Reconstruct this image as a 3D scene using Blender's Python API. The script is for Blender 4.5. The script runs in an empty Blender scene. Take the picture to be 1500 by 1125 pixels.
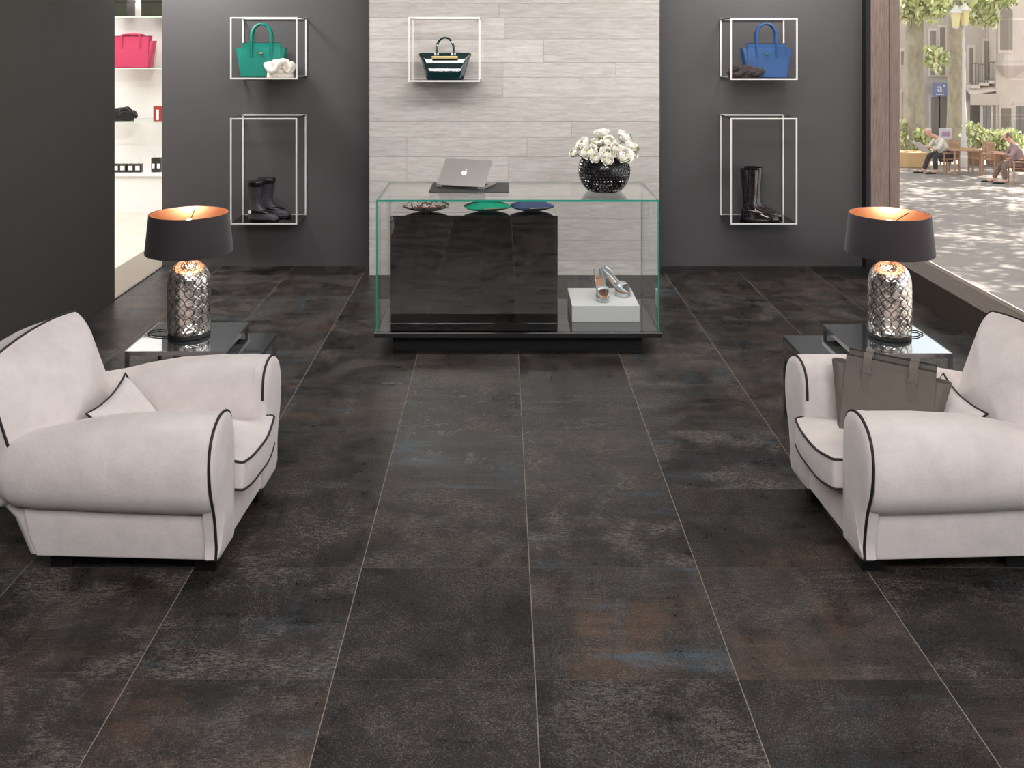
import bpy, bmesh, math, random
from mathutils import Vector, Matrix, Euler, noise
PI = math.pi
R = math.radians
rnd = random.Random(11)
SC = bpy.context.scene
COL = SC.collection

# ---------------------------------------------------------------- colours and materials
def lin(c):
    return tuple((x/12.92 if x <= .04045 else ((x+.055)/1.055)**2.4) for x in [v/255. for v in c])

def newmat(name):
    m = bpy.data.materials.new(name); m.use_nodes = True
    nt = m.node_tree; b = nt.nodes['Principled BSDF']
    return m, nt, b

def N(nt, t, **kw):
    n = nt.nodes.new(t)
    for k, v in kw.items():
        if k.startswith('i_'):
            n.inputs[k[2:].replace('_', ' ')].default_value = v
        else:
            setattr(n, k, v)
    return n

def pmat(name, rgb, rough=.5, metal=0., spec=.5, bump=0., bscale=200., vary=0., vscale=6., sheen=0., coat=0., emit=None, es=0., trans=0., stretch=None, ior=1.5):
    m, nt, b = newmat(name)
    L = nt.links
    c = lin(rgb)
    b.inputs['Base Color'].default_value = (*c, 1)
    b.inputs['Roughness'].default_value = rough
    b.inputs['Metallic'].default_value = metal
    b.inputs['Specular IOR Level'].default_value = spec
    b.inputs['IOR'].default_value = ior
    if sheen: b.inputs['Sheen Weight'].default_value = sheen; b.inputs['Sheen Roughness'].default_value = .4
    if coat: b.inputs['Coat Weight'].default_value = coat; b.inputs['Coat Roughness'].default_value = .05
    if trans: b.inputs['Transmission Weight'].default_value = trans
    if emit: b.inputs['Emission Color'].default_value = (*lin(emit), 1); b.inputs['Emission Strength'].default_value = es
    if vary or bump:
        tc = N(nt, 'ShaderNodeTexCoord')
        src = tc.outputs['Object']
        if stretch:
            mp = N(nt, 'ShaderNodeMapping'); mp.inputs['Scale'].default_value = stretch
            L.new(src, mp.inputs['Vector']); src = mp.outputs[0]
    if vary:
        n = N(nt, 'ShaderNodeTexNoise'); n.inputs['Scale'].default_value = vscale; n.inputs['Detail'].default_value = 6; n.inputs['Roughness'].default_value = .65
        L.new(src, n.inputs['Vector'])
        r = N(nt, 'ShaderNodeMapRange'); r.inputs['From Min'].default_value = .3; r.inputs['From Max'].default_value = .7
        r.inputs['To Min'].default_value = 1-vary; r.inputs['To Max'].default_value = 1+vary
        L.new(n.outputs['Fac'], r.inputs['Value'])
        mx = N(nt, 'ShaderNodeVectorMath', operation='SCALE'); mx.inputs[0].default_value = c
        L.new(r.outputs[0], mx.inputs['Scale']); L.new(mx.outputs[0], b.inputs['Base Color'])
    if bump:
        n2 = N(nt, 'ShaderNodeTexNoise'); n2.inputs['Scale'].default_value = bscale; n2.inputs['Detail'].default_value = 3
        L.new(src, n2.inputs['Vector'])
        bp = N(nt, 'ShaderNodeBump'); bp.inputs['Strength'].default_value = bump; bp.inputs['Distance'].default_value = .002
        L.new(n2.outputs['Fac'], bp.inputs['Height']); L.new(bp.outputs[0], b.inputs['Normal'])
    return m

def thin_glass(name, tint=(1, 1, 1), refl=1.0, rough=0.0, ior=1.5):
    m, nt, b = newmat(name); nt.nodes.remove(b)
    out = [n for n in nt.nodes if n.type == 'OUTPUT_MATERIAL'][0]
    t = N(nt, 'ShaderNodeBsdfTransparent'); t.inputs[0].default_value = (*tint, 1)
    g = N(nt, 'ShaderNodeBsdfGlossy'); g.inputs['Roughness'].default_value = rough; g.inputs[0].default_value = (refl, refl, refl, 1)
    lw = N(nt, 'ShaderNodeLayerWeight'); lw.inputs['Blend'].default_value = .5
    pw = N(nt, 'ShaderNodeMath', operation='POWER'); nt.links.new(lw.outputs['Facing'], pw.inputs[0]); pw.inputs[1].default_value = 5.
    f = N(nt, 'ShaderNodeMapRange'); nt.links.new(pw.outputs[0], f.inputs['Value']); f.inputs['To Min'].default_value = ((ior-1)/(ior+1))**2
    mx = N(nt, 'ShaderNodeMixShader')
    nt.links.new(f.outputs[0], mx.inputs[0]); nt.links.new(t.outputs[0], mx.inputs[1]); nt.links.new(g.outputs[0], mx.inputs[2])
    nt.links.new(mx.outputs[0], out.inputs[0])
    return m

# ---------------------------------------------------------------- mesh helpers
def obj(name, bm, m, parent=None, smooth=True, angle=40, recalc=True):
    if recalc: bmesh.ops.recalc_face_normals(bm, faces=bm.faces)
    me = bpy.data.meshes.new(name); bm.to_mesh(me); bm.free()
    for mm in (m if isinstance(m, (list, tuple)) else [m]): me.materials.append(mm)
    if smooth:
        me.polygons.foreach_set('use_smooth', [True]*len(me.polygons))
        try: me.set_sharp_from_angle(angle=R(angle))
        except Exception: pass
    me.update()
    o = bpy.data.objects.new(name, me); COL.objects.link(o)
    if parent: o.parent = parent
    if smooth and len(me.polygons) < 220:
        wn = o.modifiers.new('wn', 'WEIGHTED_NORMAL'); wn.keep_sharp = True
    return o

def tag(o, label=None, cat=None, group=None, kind=None):
    if label: o['label'] = label
    if cat: o['category'] = cat
    if group: o['group'] = group
    if kind: o['kind'] = kind
    return o

def thing(name, label, cat, loc=(0, 0, 0), rot=(0, 0, 0), group=None):
    o = bpy.data.objects.new(name, None); COL.objects.link(o)
    o.empty_display_size = .1
    o.location = loc; o.rotation_euler = rot
    return tag(o, label, cat, group)

def struct(name, bm, m, smooth=False, **k):
    o = obj(name, bm, m, None, smooth, **k); o['kind'] = 'structure'; return o

def copy_tree(o, parent=None):
    c = o.copy(); COL.objects.link(c); c.parent = parent
    for ch in list(o.children): copy_tree(ch, c)
    return c

def BM(): return bmesh.new()

def box(bm, x0, x1, y0, y1, z0, z1, bev=0, seg=2, M=None, mi=0):
    v = [bm.verts.new((x, y, z)) for x in (x0, x1) for y in (y0, y1) for z in (z0, z1)]
    fs = [bm.faces.new([v[i] for i in q]) for q in ((0, 1, 3, 2), (4, 6, 7, 5), (0, 4, 5, 1), (2, 3, 7, 6), (0, 2, 6, 4), (1, 5, 7, 3))]
    for f in fs: f.material_index = mi
    if bev:
        es = list({e for f in fs for e in f.edges})
        g = bmesh.ops.bevel(bm, geom=es, offset=bev, segments=seg, affect='EDGES', profile=.5)
        v = [q for q in g['verts']] + [q for q in v if q.is_valid]
        v = list(set(v))
    if M is not None:
        vv = set()
        for q in v:
            if q.is_valid: vv.add(q)
        bmesh.ops.transform(bm, matrix=M, verts=list(vv))
    return bm

def loft(bm, rings, cap=True, closed=True, mi=0):
    V = [[bm.verts.new(p) for p in r] for r in rings]
    n = len(V[0])
    for a, b in zip(V, V[1:]):
        for i in range(n if closed else n-1):
            j = (i+1) % n
            try: bm.faces.new((a[i], a[j], b[j], b[i])).material_index = mi
            except ValueError: pass
    if cap and closed:
        for r in (V[0], V[-1]):
            try: bm.faces.new(r).material_index = mi
            except ValueError: pass
    return V

def lathe(bm, prof, n=32, c=(0, 0, 0), cap=True, mi=0):
    rings = [[(c[0]+r*math.cos(2*PI*i/n), c[1]+r*math.sin(2*PI*i/n), c[2]+z) for i in range(n)] for r, z in prof]
    return loft(bm, rings, cap, mi=mi)

def tube(bm, pts, r, n=8, closed=False, mi=0, cap=True, flat=None):
    P = [Vector(p) for p in pts]; m = len(P)
    rs = r if isinstance(r, (list, tuple)) else [r]*m
    rings = []; up = None
    for i, p in enumerate(P):
        if closed: t = P[(i+1) % m]-P[i-1]
        else: t = P[min(i+1, m-1)]-P[max(i-1, 0)]
        if t.length < 1e-9: t = Vector((0, 0, 1))
        t.normalize()
        if up is None:
            up = Vector((0, 0, 1)) if abs(t.z) < .9 else Vector((1, 0, 0))
            if flat is not None: up = Vector(flat)
        a = up-t*up.dot(t)
        if a.length < 1e-6: a = t.orthogonal()
        a.normalize(); b = t.cross(a)
        if flat is None: up = a
        k = 1. if flat is None else .35
        rings.append([tuple(p+a*(rs[i]*math.cos(2*PI*j/n))+b*(rs[i]*k*math.sin(2*PI*j/n))) for j in range(n)])
    if closed: rings.append(rings[0])
    if closed:
        V = [[bm.verts.new(q) for q in rr] for rr in rings[:-1]]; V.append(V[0])
        for a_, b_ in zip(V, V[1:]):
            for i in range(n):
                j = (i+1) % n
                bm.faces.new((a_[i], a_[j], b_[j], b_[i])).material_index = mi
    else: loft(bm, rings, cap, mi=mi)
    return bm

def rr(w, d, r, n=6):
    """rounded rectangle, half sizes w,d"""
    pts = []
    for cx, cy, a0 in ((w-r, d-r, 0), (-(w-r), d-r, 90), (-(w-r), -(d-r), 180), (w-r, -(d-r), 270)):
        for i in range(n+1):
            a = R(a0+90*i/n); pts.append((cx+r*math.cos(a), cy+r*math.sin(a)))
    return pts

def dens(pts, step):
    out = []
    m = len(pts)
    for i in range(m):
        a = Vector(pts[i]); b = Vector(pts[(i+1) % m]); L = (b-a).length
        k = max(1, int(L/step))
        for j in range(k): out.append(tuple(a.lerp(b, j/k)))
    return out

def se(a, b, e, n=32):
    out = []
    for i in range(n):
        t = 2*PI*i/n; c, s = math.cos(t), math.sin(t)
        out.append((a*math.copysign(abs(c)**(2/e), c), b*math.copysign(abs(s)**(2/e), s)))
    return out

def cushion(bm, w, d, h, r, bt, bb, f=None, p=2.6, band=.0):
    """box cushion, half sizes w,d; height h; crowns bt (top) and bb (bottom). Returns top and bottom edge loops."""
    o = dens(rr(w, d, r, 5), .04)
    S = [.03, .2, .4, .58, .72, .84, .92, .97, 1.]
    rings = []
    for s in S: rings.append([(x*s, y*s, -h/2-bb*(1-s**p)) for x, y in o])
    k = 1+band
    for q in (-.25, 0, .25): rings.append([(x*k, y*k, q*h) for x, y in o])
    for s in reversed(S): rings.append([(x*s, y*s, h/2+bt*(1-s**p)) for x, y in o])
    F = f or (lambda q: q)
    rings = [[F(Vector(q)) for q in rg] for rg in rings]
    loft(bm, rings)
    return rings[len(S)+3], rings[len(S)-1]

def star_quad(bm, c, nrm, up, s, mi=0, aspect=1.):
    nrm = Vector(nrm).normalized(); a = Vector(up).cross(nrm)
    if a.length < 1e-4: a = nrm.orthogonal()
    a.normalize(); b = nrm.cross(a)
    c = Vector(c)
    vs = [bm.verts.new(c+a*x*s*aspect+b*y*s) for x, y in ((0, -1), (.62, -.1), (.3, .6), (0, 1), (-.3, .6), (-.62, -.1))]
    bm.faces.new(vs).material_index = mi

# ---------------------------------------------------------------- camera
F = 1424.
cd = bpy.data.cameras.new('camera'); cam = bpy.data.objects.new('camera', cd); COL.objects.link(cam)
cam.location = (0, 0, 1.91); cam.rotation_euler = (R(90), 0, 0)
cd.sensor_width = 36; cd.lens = 36*F/1500; cd.shift_x = 15/1500.; cd.shift_y = -513.5/1500.
cd.clip_end = 300; cd.clip_start = .05
SC.camera = cam

# ---------------------------------------------------------------- materials
M = {}
M['fabric'] = pmat('velvet', (216, 207, 205), .85, vary=.10, vscale=7, bump=.5, bscale=70, sheen=.3, spec=.2)
M['piping'] = pmat('piping', (28, 24, 26), .6)
M['legblack'] = pmat('black_leg', (16, 15, 15), .4)
M['chrome'] = pmat('chrome', (250, 247, 241), .3, .12, spec=.9)
M['tablechrome'] = pmat('table_chrome', (176, 177, 180), .14, .95)
M['chromed'] = pmat('brushed_chrome', (120, 120, 122), .25, .9)
M['blackglass'] = pmat('black_glass', (200, 207, 210), .03, .95)
M['mirrorblack'] = pmat('black_mirror', (140, 137, 136), .0, 1.)
M['mirrortop'] = pmat('silver_mirror', (205, 203, 201), .0, 1.)
M['slab'] = pmat('black_lacquer', (16, 16, 18), .08, spec=.7, coat=.5)
M['slabmirror'] = pmat('smoked_mirror', (120, 122, 124), .04, 1.)
M['matteblack'] = pmat('matte_black', (14, 13, 14), .6)
M['white'] = pmat('white_lacquer', (238, 237, 236), .35)
M['glass'] = thin_glass('clear_glass', (.985, .995, .99))
M['glassfloor'] = thin_glass('smoked_glass', (.45, .45, .45), ior=1.6)
M['window'] = thin_glass('window_glass', (.97, .97, .965))
M['teal'] = pmat('glass_edge', (40, 150, 130), .15, spec=.6, emit=None)
M['edge2'] = pmat('glass_edge_grey', (104, 122, 116), .15, spec=.6)
M['darkwall'] = pmat('dark_wall', (87, 85, 86), .62, spec=.35, vary=.02, vscale=1.5, bump=.1, bscale=300)
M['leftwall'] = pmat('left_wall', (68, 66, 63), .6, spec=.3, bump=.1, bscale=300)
M['whitewall'] = pmat('white_wall', (238, 234, 230), .8)
M['ceiling'] = pmat('ceiling', (205, 203, 200), .9)
M['shadeblack'] = pmat('lamp_shade_cloth', (52, 46, 50), .75, bump=.3, bscale=500, sheen=.2)
M['copper'] = pmat('copper_lining', (230, 176, 142), .3, 1.)
M['laptop'] = pmat('aluminium', (158, 155, 152), .38, .6)
M['logo'] = pmat('logo_white', (245, 245, 245), .4)
M['mat'] = pmat('desk_mat', (38, 42, 42), .5)
M['gold'] = pmat('gold_plate', (226, 200, 140), .3, .8)

def wood_mat(name, a, b, axis=(1, 1, 14), rough=.5):
    m, nt, p = newmat(name); L = nt.links
    tc = N(nt, 'ShaderNodeTexCoord'); mp = N(nt, 'ShaderNodeMapping'); mp.inputs['Scale'].default_value = axis
    L.new(tc.outputs['Object'], mp.inputs['Vector'])
    n = N(nt, 'ShaderNodeTexNoise'); n.inputs['Scale'].default_value = 7; n.inputs['Detail'].default_value = 8; n.inputs['Roughness'].default_value = .7
    L.new(mp.outputs[0], n.inputs['Vector'])
    cr = N(nt, 'ShaderNodeValToRGB'); cr.color_ramp.elements[0].position = .35; cr.color_ramp.elements[1].position = .65
    cr.color_ramp.elements[0].color = (*lin(a), 1); cr.color_ramp.elements[1].color = (*lin(b), 1)
    L.new(n.outputs['Fac'], cr.inputs[0]); L.new(cr.outputs[0], p.inputs['Base Color']); p.inputs['Roughness'].default_value = rough
    bp = N(nt, 'ShaderNodeBump'); bp.inputs['Strength'].default_value = .2; bp.inputs['Distance'].default_value = .002
    L.new(n.outputs['Fac'], bp.inputs['Height']); L.new(bp.outputs[0], p.inputs['Normal'])
    return m
M['framewood'] = wood_mat('window_wood', (118, 99, 91), (152, 133, 124), (14, 14, 1))
M['sillwood'] = wood_mat('sill_wood', (84, 72, 67), (112, 98, 91), (14, 1, 14), .6)
M['sillwood_dark'] = wood_mat('sill_front_wood', (58, 50, 48), (76, 66, 62), (14, 1, 14), .5)

# floor: large metal-look porcelain tiles, every tile with its own streaks and tone
def floor_mat():
    m, nt, p = newmat('metal_look_tile'); L = nt.links
    def math_(op, a, b=None, c=None):
        n = N(nt, 'ShaderNodeMath', operation=op)
        for i, v in enumerate((a, b, c)):
            if v is None: continue
            if isinstance(v, (int, float)): n.inputs[i].default_value = v
            else: L.new(v, n.inputs[i])
        return n.outputs[0]
    def noise_(vec, scale, detail=4, rough=.6, dist=0):
        n = N(nt, 'ShaderNodeTexNoise'); n.inputs['Scale'].default_value = scale; n.inputs['Detail'].default_value = detail
        n.inputs['Roughness'].default_value = rough; n.inputs['Distortion'].default_value = dist
        L.new(vec, n.inputs['Vector']); return n.outputs['Fac']
    def rng(v, a, b, c=0., d=1.):
        n = N(nt, 'ShaderNodeMapRange'); n.inputs['From Min'].default_value = a; n.inputs['From Max'].default_value = b
        n.inputs['To Min'].default_value = c; n.inputs['To Max'].default_value = d; L.new(v, n.inputs['Value']); return n.outputs[0]
    def mixc(f, a, b, t='MIX'):
        n = N(nt, 'ShaderNodeMix', data_type='RGBA', blend_type=t)
        if isinstance(f, (int, float)): n.inputs['Factor'].default_value = f
        else: L.new(f, n.inputs['Factor'])
        for nm, v in (('A', a), ('B', b)):
            s = [q for q in n.inputs if q.name == nm and q.type == 'RGBA'][0]
            if isinstance(v, tuple): s.default_value = (*v, 1)
            else: L.new(v, s)
        return [q for q in n.outputs if q.type == 'RGBA'][0]
    tc = N(nt, 'ShaderNodeTexCoord'); sp = N(nt, 'ShaderNodeSeparateXYZ'); L.new(tc.outputs['Object'], sp.inputs[0])
    u = math_('DIVIDE', math_('SUBTRACT', sp.outputs[0], .099), .6)
    v = math_('DIVIDE', math_('SUBTRACT', sp.outputs[1], 2.875), .6)
    iu, iv = math_('FLOOR', u), math_('FLOOR', v)
    fu, fv = math_('FRACT', u), math_('FRACT', v)
    cell = N(nt, 'ShaderNodeCombineXYZ'); L.new(iu, cell.inputs[0]); L.new(iv, cell.inputs[1])
    wn = N(nt, 'ShaderNodeTexWhiteNoise', noise_dimensions='3D'); L.new(cell.outputs[0], wn.inputs['Vector'])
    wn2 = N(nt, 'ShaderNodeTexWhiteNoise', noise_dimensions='3D')
    ad = N(nt, 'ShaderNodeVectorMath', operation='ADD'); L.new(cell.outputs[0], ad.inputs[0]); ad.inputs[1].default_value = (37.3, 11.7, 5.1); L.new(ad.outputs[0], wn2.inputs['Vector'])
    sc = N(nt, 'ShaderNodeSeparateColor'); L.new(wn.outputs['Color'], sc.inputs[0])
    sc2 = N(nt, 'ShaderNodeSeparateColor'); L.new(wn2.outputs['Color'], sc2.inputs[0])
    off = N(nt, 'ShaderNodeVectorMath', operation='SCALE'); L.new(wn.outputs['Color'], off.inputs[0]); off.inputs['Scale'].default_value = 40
    pos = N(nt, 'ShaderNodeVectorMath', operation='ADD'); L.new(tc.outputs['Object'], pos.inputs[0]); L.new(off.outputs[0], pos.inputs[1])
    def st(x, y):
        mp = N(nt, 'ShaderNodeMapping'); mp.inputs['Scale'].default_value = (x, y, 1); L.new(pos.outputs[0], mp.inputs['Vector']); return mp.outputs[0]
    A, B, C = st(1, 6), st(6, 1), st(1, 1)
    sA = noise_(A, 2.2, 9, .76, .2); sB = noise_(B, 1.6, 9, .74, .2)
    pick = rng(sc.outputs[0], .45, .55)
    n = N(nt, 'ShaderNodeMix', data_type='FLOAT'); L.new(pick, n.inputs[0]); L.new(sA, n.inputs[2]); L.new(sB, n.inputs[3]); streak = n.outputs[0]
    cloud = noise_(C, 3.2, 8, .74, .3)
    speck = noise_(C, 95, 3, .75); grit = noise_(C, 330, 2, .7)
    fleck = noise_(st(1, 3), 40, 5, .8, 0)
    base = mixc(rng(sc.outputs[1], 0, 1), lin((30, 29, 30)), lin((50, 47, 46)))
    col = mixc(rng(streak, .40, .66, 0, .8), base, lin((78, 73, 70)))
    hm = noise_(C, 2.4, 7, .68, .4)
    rust = mixc(rng(hm, .50, .68, 0, .6), col, lin((120, 88, 66)))
    isrust = rng(sc.outputs[2], .45, .7); col = mixc(isrust, col, rust)
    bl = noise_(A, 1.7, 7, .68, .4); bl2 = noise_(B, 1.5, 7, .68, .4)
    blue = mixc(rng(bl, .54, .70, 0, .85), col, lin((82, 103, 118)))
    blue = mixc(rng(bl2, .56, .70, 0, .7), blue, lin((64, 90, 104)))
    isblue = rng(sc2.outputs[0], .35, .6); col = mixc(isblue, col, blue)
    db = noise_(A, 1.1, 7, .68)
    col = mixc(rng(db, .48, .64, 0, .75), col, lin((24, 23, 24)))
    db2 = noise_(B, 1.3, 7, .68)
    col = mixc(rng(db2, .54, .68, 0, .6), col, lin((26, 25, 26)))
    tone = N(nt, 'ShaderNodeVectorMath', operation='SCALE'); L.new(col, tone.inputs[0]); L.new(rng(sc2.outputs[2], 0, 1, .30, .95), tone.inputs['Scale']); col = tone.outputs[0]
    # worn light patches made of fine flecks
    patch = math_('MULTIPLY', rng(cloud, .47, .60), rng(sc2.outputs[1], .1, .8, .2, 1.))
    fl = rng(fleck, .47, .58)
    col = mixc(math_('MULTIPLY', math_('MULTIPLY', patch, fl), .85), col, lin((130, 121, 114)))
    fine = noise_(C, 210, 2, .7)
    spk = rng(fine, .52, .66)
    col = mixc(math_('MULTIPLY', spk, rng(cloud, .38, .60, .18, .85)), col, lin((122, 115, 110)))
    spk = rng(speck, .52, .70)
    col = mixc(math_('MULTIPLY', spk, rng(cloud, .38, .62, .05, .5)), col, lin((92, 84, 79)))
    dk = rng(grit, .46, .62); col = mixc(math_('MULTIPLY', dk, .7), col, lin((18, 17, 17)))
    # thin horizontal scratches
    scr = noise_(st(1, 26), 5, 5, .75); col = mixc(math_('MULTIPLY', rng(scr, .58, .68), rng(sc2.outputs[2], .3, .9, 0, .55)), col, lin((112, 102, 96)))
    # grout
    def edge(f, w):
        d = math_('MINIMUM', f, math_('SUBTRACT', 1., f)); return math_('LESS_THAN', d, w)
    gx, gy = edge(fu, .0024), edge(fv, .0017)
    col = mixc(gy, col, lin((84, 78, 74))); col = mixc(gx, col, lin((134, 124, 114)))
    g = math_('MAXIMUM', gx, gy)
    L.new(col, p.inputs['Base Color'])
    ro = math_('ADD', rng(cloud, .35, .65, .2, .42), math_('MULTIPLY', spk, .12))
    ro = math_('ADD', ro, math_('MULTIPLY', rng(streak, .4, .65), .12))
    L.new(math_('MAXIMUM', ro, math_('MULTIPLY', g, .7)), p.inputs['Roughness'])
    p.inputs['Specular IOR Level'].default_value = .17
    p.inputs['IOR'].default_value = 1.5
    h = math_('ADD', math_('MULTIPLY', speck, .5), math_('MULTIPLY', grit, .3))
    h = math_('SUBTRACT', h, math_('MULTIPLY', g, 1.2))
    bp = N(nt, 'ShaderNodeBump'); bp.inputs['Strength'].default_value = .32; bp.inputs['Distance'].default_value = .0016
    L.new(h, bp.inputs['Height']); L.new(bp.outputs[0], p.inputs['Normal'])
    return m
M['floor'] = floor_mat()

def plank_mat():
    m, nt, p = newmat('whitewashed_plank'); L = nt.links
    at = N(nt, 'ShaderNodeAttribute', attribute_name='tone')
    tc = N(nt, 'ShaderNodeTexCoord'); mp = N(nt, 'ShaderNodeMapping'); mp.inputs['Scale'].default_value = (1, 1, 9)
    off = N(nt, 'ShaderNodeVectorMath', operation='SCALE'); L.new(at.outputs['Color'], off.inputs[0]); off.inputs['Scale'].default_value = 30
    ad = N(nt, 'ShaderNodeVectorMath', operation='ADD'); L.new(tc.outputs['Object'], ad.inputs[0]); L.new(off.outputs[0], ad.inputs[1])
    L.new(ad.outputs[0], mp.inputs['Vector'])
    n = N(nt, 'ShaderNodeTexNoise'); n.inputs['Scale'].default_value = 6; n.inputs['Detail'].default_value = 9; n.inputs['Roughness'].default_value = .72; n.inputs['Distortion'].default_value = .5
    L.new(mp.outputs[0], n.inputs['Vector'])
    cr = N(nt, 'ShaderNodeValToRGB'); e = cr.color_ramp.elements
    e[0].position = .3; e[0].color = (*lin((192, 184, 177)), 1); e[1].position = .66; e[1].color = (*lin((228, 223, 218)), 1)
    L.new(n.outputs['Fac'], cr.inputs[0])
    sc = N(nt, 'ShaderNodeSeparateColor'); L.new(at.outputs['Color'], sc.inputs[0])
    mr = N(nt, 'ShaderNodeMapRange'); mr.inputs['To Min'].default_value = .86; mr.inputs['To Max'].default_value = 1.07; L.new(sc.outputs[0], mr.inputs['Value'])
    mx = N(nt, 'ShaderNodeVectorMath', operation='SCALE'); L.new(cr.outputs[0], mx.inputs[0]); L.new(mr.outputs[0], mx.inputs['Scale'])
    L.new(mx.outputs[0], p.inputs['Base Color']); p.inputs['Roughness'].default_value = .7
    bp = N(nt, 'ShaderNodeBump'); bp.inputs['Strength'].default_value = .25; bp.inputs['Distance'].default_value = .003
    L.new(n.outputs['Fac'], bp.inputs['Height']); L.new(bp.outputs[0], p.inputs['Normal'])
    return m
M['plank'] = plank_mat()

# ================================================================= ROOM SHELL
XL, XR, YB, YP, CZ = -2.763, 2.96, 7.98, 7.68, 3.1
b = BM(); box(b, XL-.015, 3.12, -2.2, YB+.02, -.1, 0); struct('floor', b, M['floor'])
b = BM(); box(b, XL-.42, XR+.5, -2.3, YB+.25, CZ, CZ+.15); struct('ceiling', b, M['ceiling'])
b = BM(); box(b, XL-.38, XL, -2.2, 6.94, 0, CZ); struct('wall_left', b, M['leftwall'])
b = BM(); box(b, -2.79, 3.262, YB, YB+.15, 0, CZ); struct('wall_back', b, M['darkwall'])
b = BM(); box(b, XL-.4, XR+.4, -2.35, -2.2, 0, CZ); struct('wall_front', b, M['leftwall'])
# feature wall of whitewashed planks
b = BM(); tl = b.loops.layers.color.new('tone')
zs = [0, .062, .16, .283, .387, .472, .59, .70, .79, .86]
def zpx(y): return 1.91-(y-49)/F*YP
seams = [403, 382, 350, 321, 296, 268, 229.5, 201, 177.5, 143, 121, 113.2, 91.5, 57, 35, 26, 5]
seams = [403, 382, 352, 320, 297, 266, 229.5, 201, 177.5, 143, 113.2, 91.5, 57, 26, 5, -30, -70, -100, -130, -160]
rows = [zpx(s) for s in seams]; rows[0] = 0
rows = [z for z in rows if z < CZ-.02]+[CZ]
cuts = [None, None, [.1], [-.5, .7], [.35], [-.75, .05], [-.75, .2], [-.32, .55], [-.32], [0.01], [.01, .9], [.33], [.02], [-.02], [-.3, .6]]
X0, X1 = -1.046, 1.246
r2 = random.Random(5)
for i in range(len(rows)-1):
    c = cuts[i] if i < len(cuts) and cuts[i] else [r2.uniform(-.8, .9)]
    xs = [X0]+sorted(c)+[X1]
    for a_, c_ in zip(xs, xs[1:]):
        n0 = len(b.faces)
        box(b, a_+.0008, c_-.0008, YP-.001, YP+.02, rows[i]+.0008, rows[i+1]-.0008)
        b.faces.ensure_lookup_table(); t = (r2.random(), r2.random(), r2.random(), 1)
        for f in b.faces[n0:]:
            for l in f.loops: l[tl] = t
n0 = len(b.faces); box(b, X0+.004, X1-.004, YP+.008, YB, 0, CZ)
b.faces.ensure_lookup_table()
for f in b.faces[n0:]:
    for l in f.loops: l[tl] = (.1, .1, .1, 1)
struct('wall_feature_panelling', b, M['plank'], recalc=True)
# slim metal edge trims of the feature wall
for k, x in enumerate((X0-.006, X1)):
    b = BM(); box(b, x, x+.006, YP-.002, YB, 0, CZ); struct('trim_%d' % (k+1), b, M['chromed'])

# right wall: window with timber frame, low timber sill box
b = BM(); box(b, XR, 3.045, 0.3, 7.90, 0, .196); struct('trim_3', b, M['sillwood_dark'])
b = BM(); box(b, XR-.004, 3.036, 0.3, 7.90, .196, .204, .002); box(b, 3.042, 3.16, .3, 7.90, .12, .2, .002); struct('trim_4', b, M['sillwood'])
w = bpy.data.objects.new('window_1', None); COL.objects.link(w); w['kind'] = 'structure'
b = BM(); box(b, 3.0, 3.147, 7.90, 7.98, 0, CZ, .002); obj('window_frame', b, M['framewood'], w, False)
b = BM(); box(b, 3.156, 3.235, 7.90, 7.98, .1, CZ, .002); box(b, 3.156, 3.235, .3, 7.98, .06, .185); obj('window_frame', b, M['framewood'], w, False)
b = BM(); box(b, 3.145, 3.155, .3, 7.90, .2, 2.95); obj('window_glass', b, M['window'], w, False)
b = BM(); box(b, 3.05, 3.25, .3, 7.9, 2.95, CZ); obj('window_head', b, M['framewood'], w, False)
b = BM(); box(b, XR, 3.3, -2.2, .3, 0, CZ); struct('wall_right', b, M['leftwall'])
b = BM(); box(b, 2.958, 2.998, 7.90, 7.98, 0, CZ); struct('trim_5', b, M['matteblack'])  # black strip standing in for the shadow beside the set-back jamb

# ================================================================= NEIGHBOURING WHITE ROOM
M['palefloor'] = pmat('pale_stone', (206, 198, 186), .5, vary=.16, vscale=5, stretch=(1, 4, 1))
M['threshold'] = pmat('taupe_threshold', (128, 118, 104), .35, vary=.04, vscale=8)
b = BM(); box(b, -3.14, -2.778, 6.94, 10.7, -.1, .002); struct('floor_threshold', b, M['threshold'])
b = BM(); box(b, -2.79, -2.772, 6.94, 7.98, .002, .008); struct('trim_6', b, M['chromed'])
b = BM(); box(b, -7, -3.14, 5.5, 10.9, -.1, 0); struct('floor_neighbour', b, M['palefloor'])
b = BM(); box(b, -7, -2.2, 10.75, 10.9, 0, CZ); struct('wall_neighbour_back', b, M['whitewall'])
b = BM(); box(b, -7.1, -7, 5.5, 10.9, 0, CZ); struct('wall_neighbour_left', b, M['whitewall'])
b = BM(); box(b, -7, XL-.38, 5.4, 5.5, 0, CZ); struct('wall_neighbour_front', b, M['whitewall'])
b = BM(); box(b, -2.3, -2.2, YB+.15, 10.75, 0, CZ); struct('wall_neighbour_right', b, M['whitewall'])
b = BM(); box(b, -7.1, -2.1, 5.4, 10.9, CZ+.004, CZ+.14); struct('ceiling_neighbour', b, M['ceiling'])
def P(px, py, Y): return Vector(((px-735)/F*Y, Y, 1.91-(py-49)/F*Y))
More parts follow.
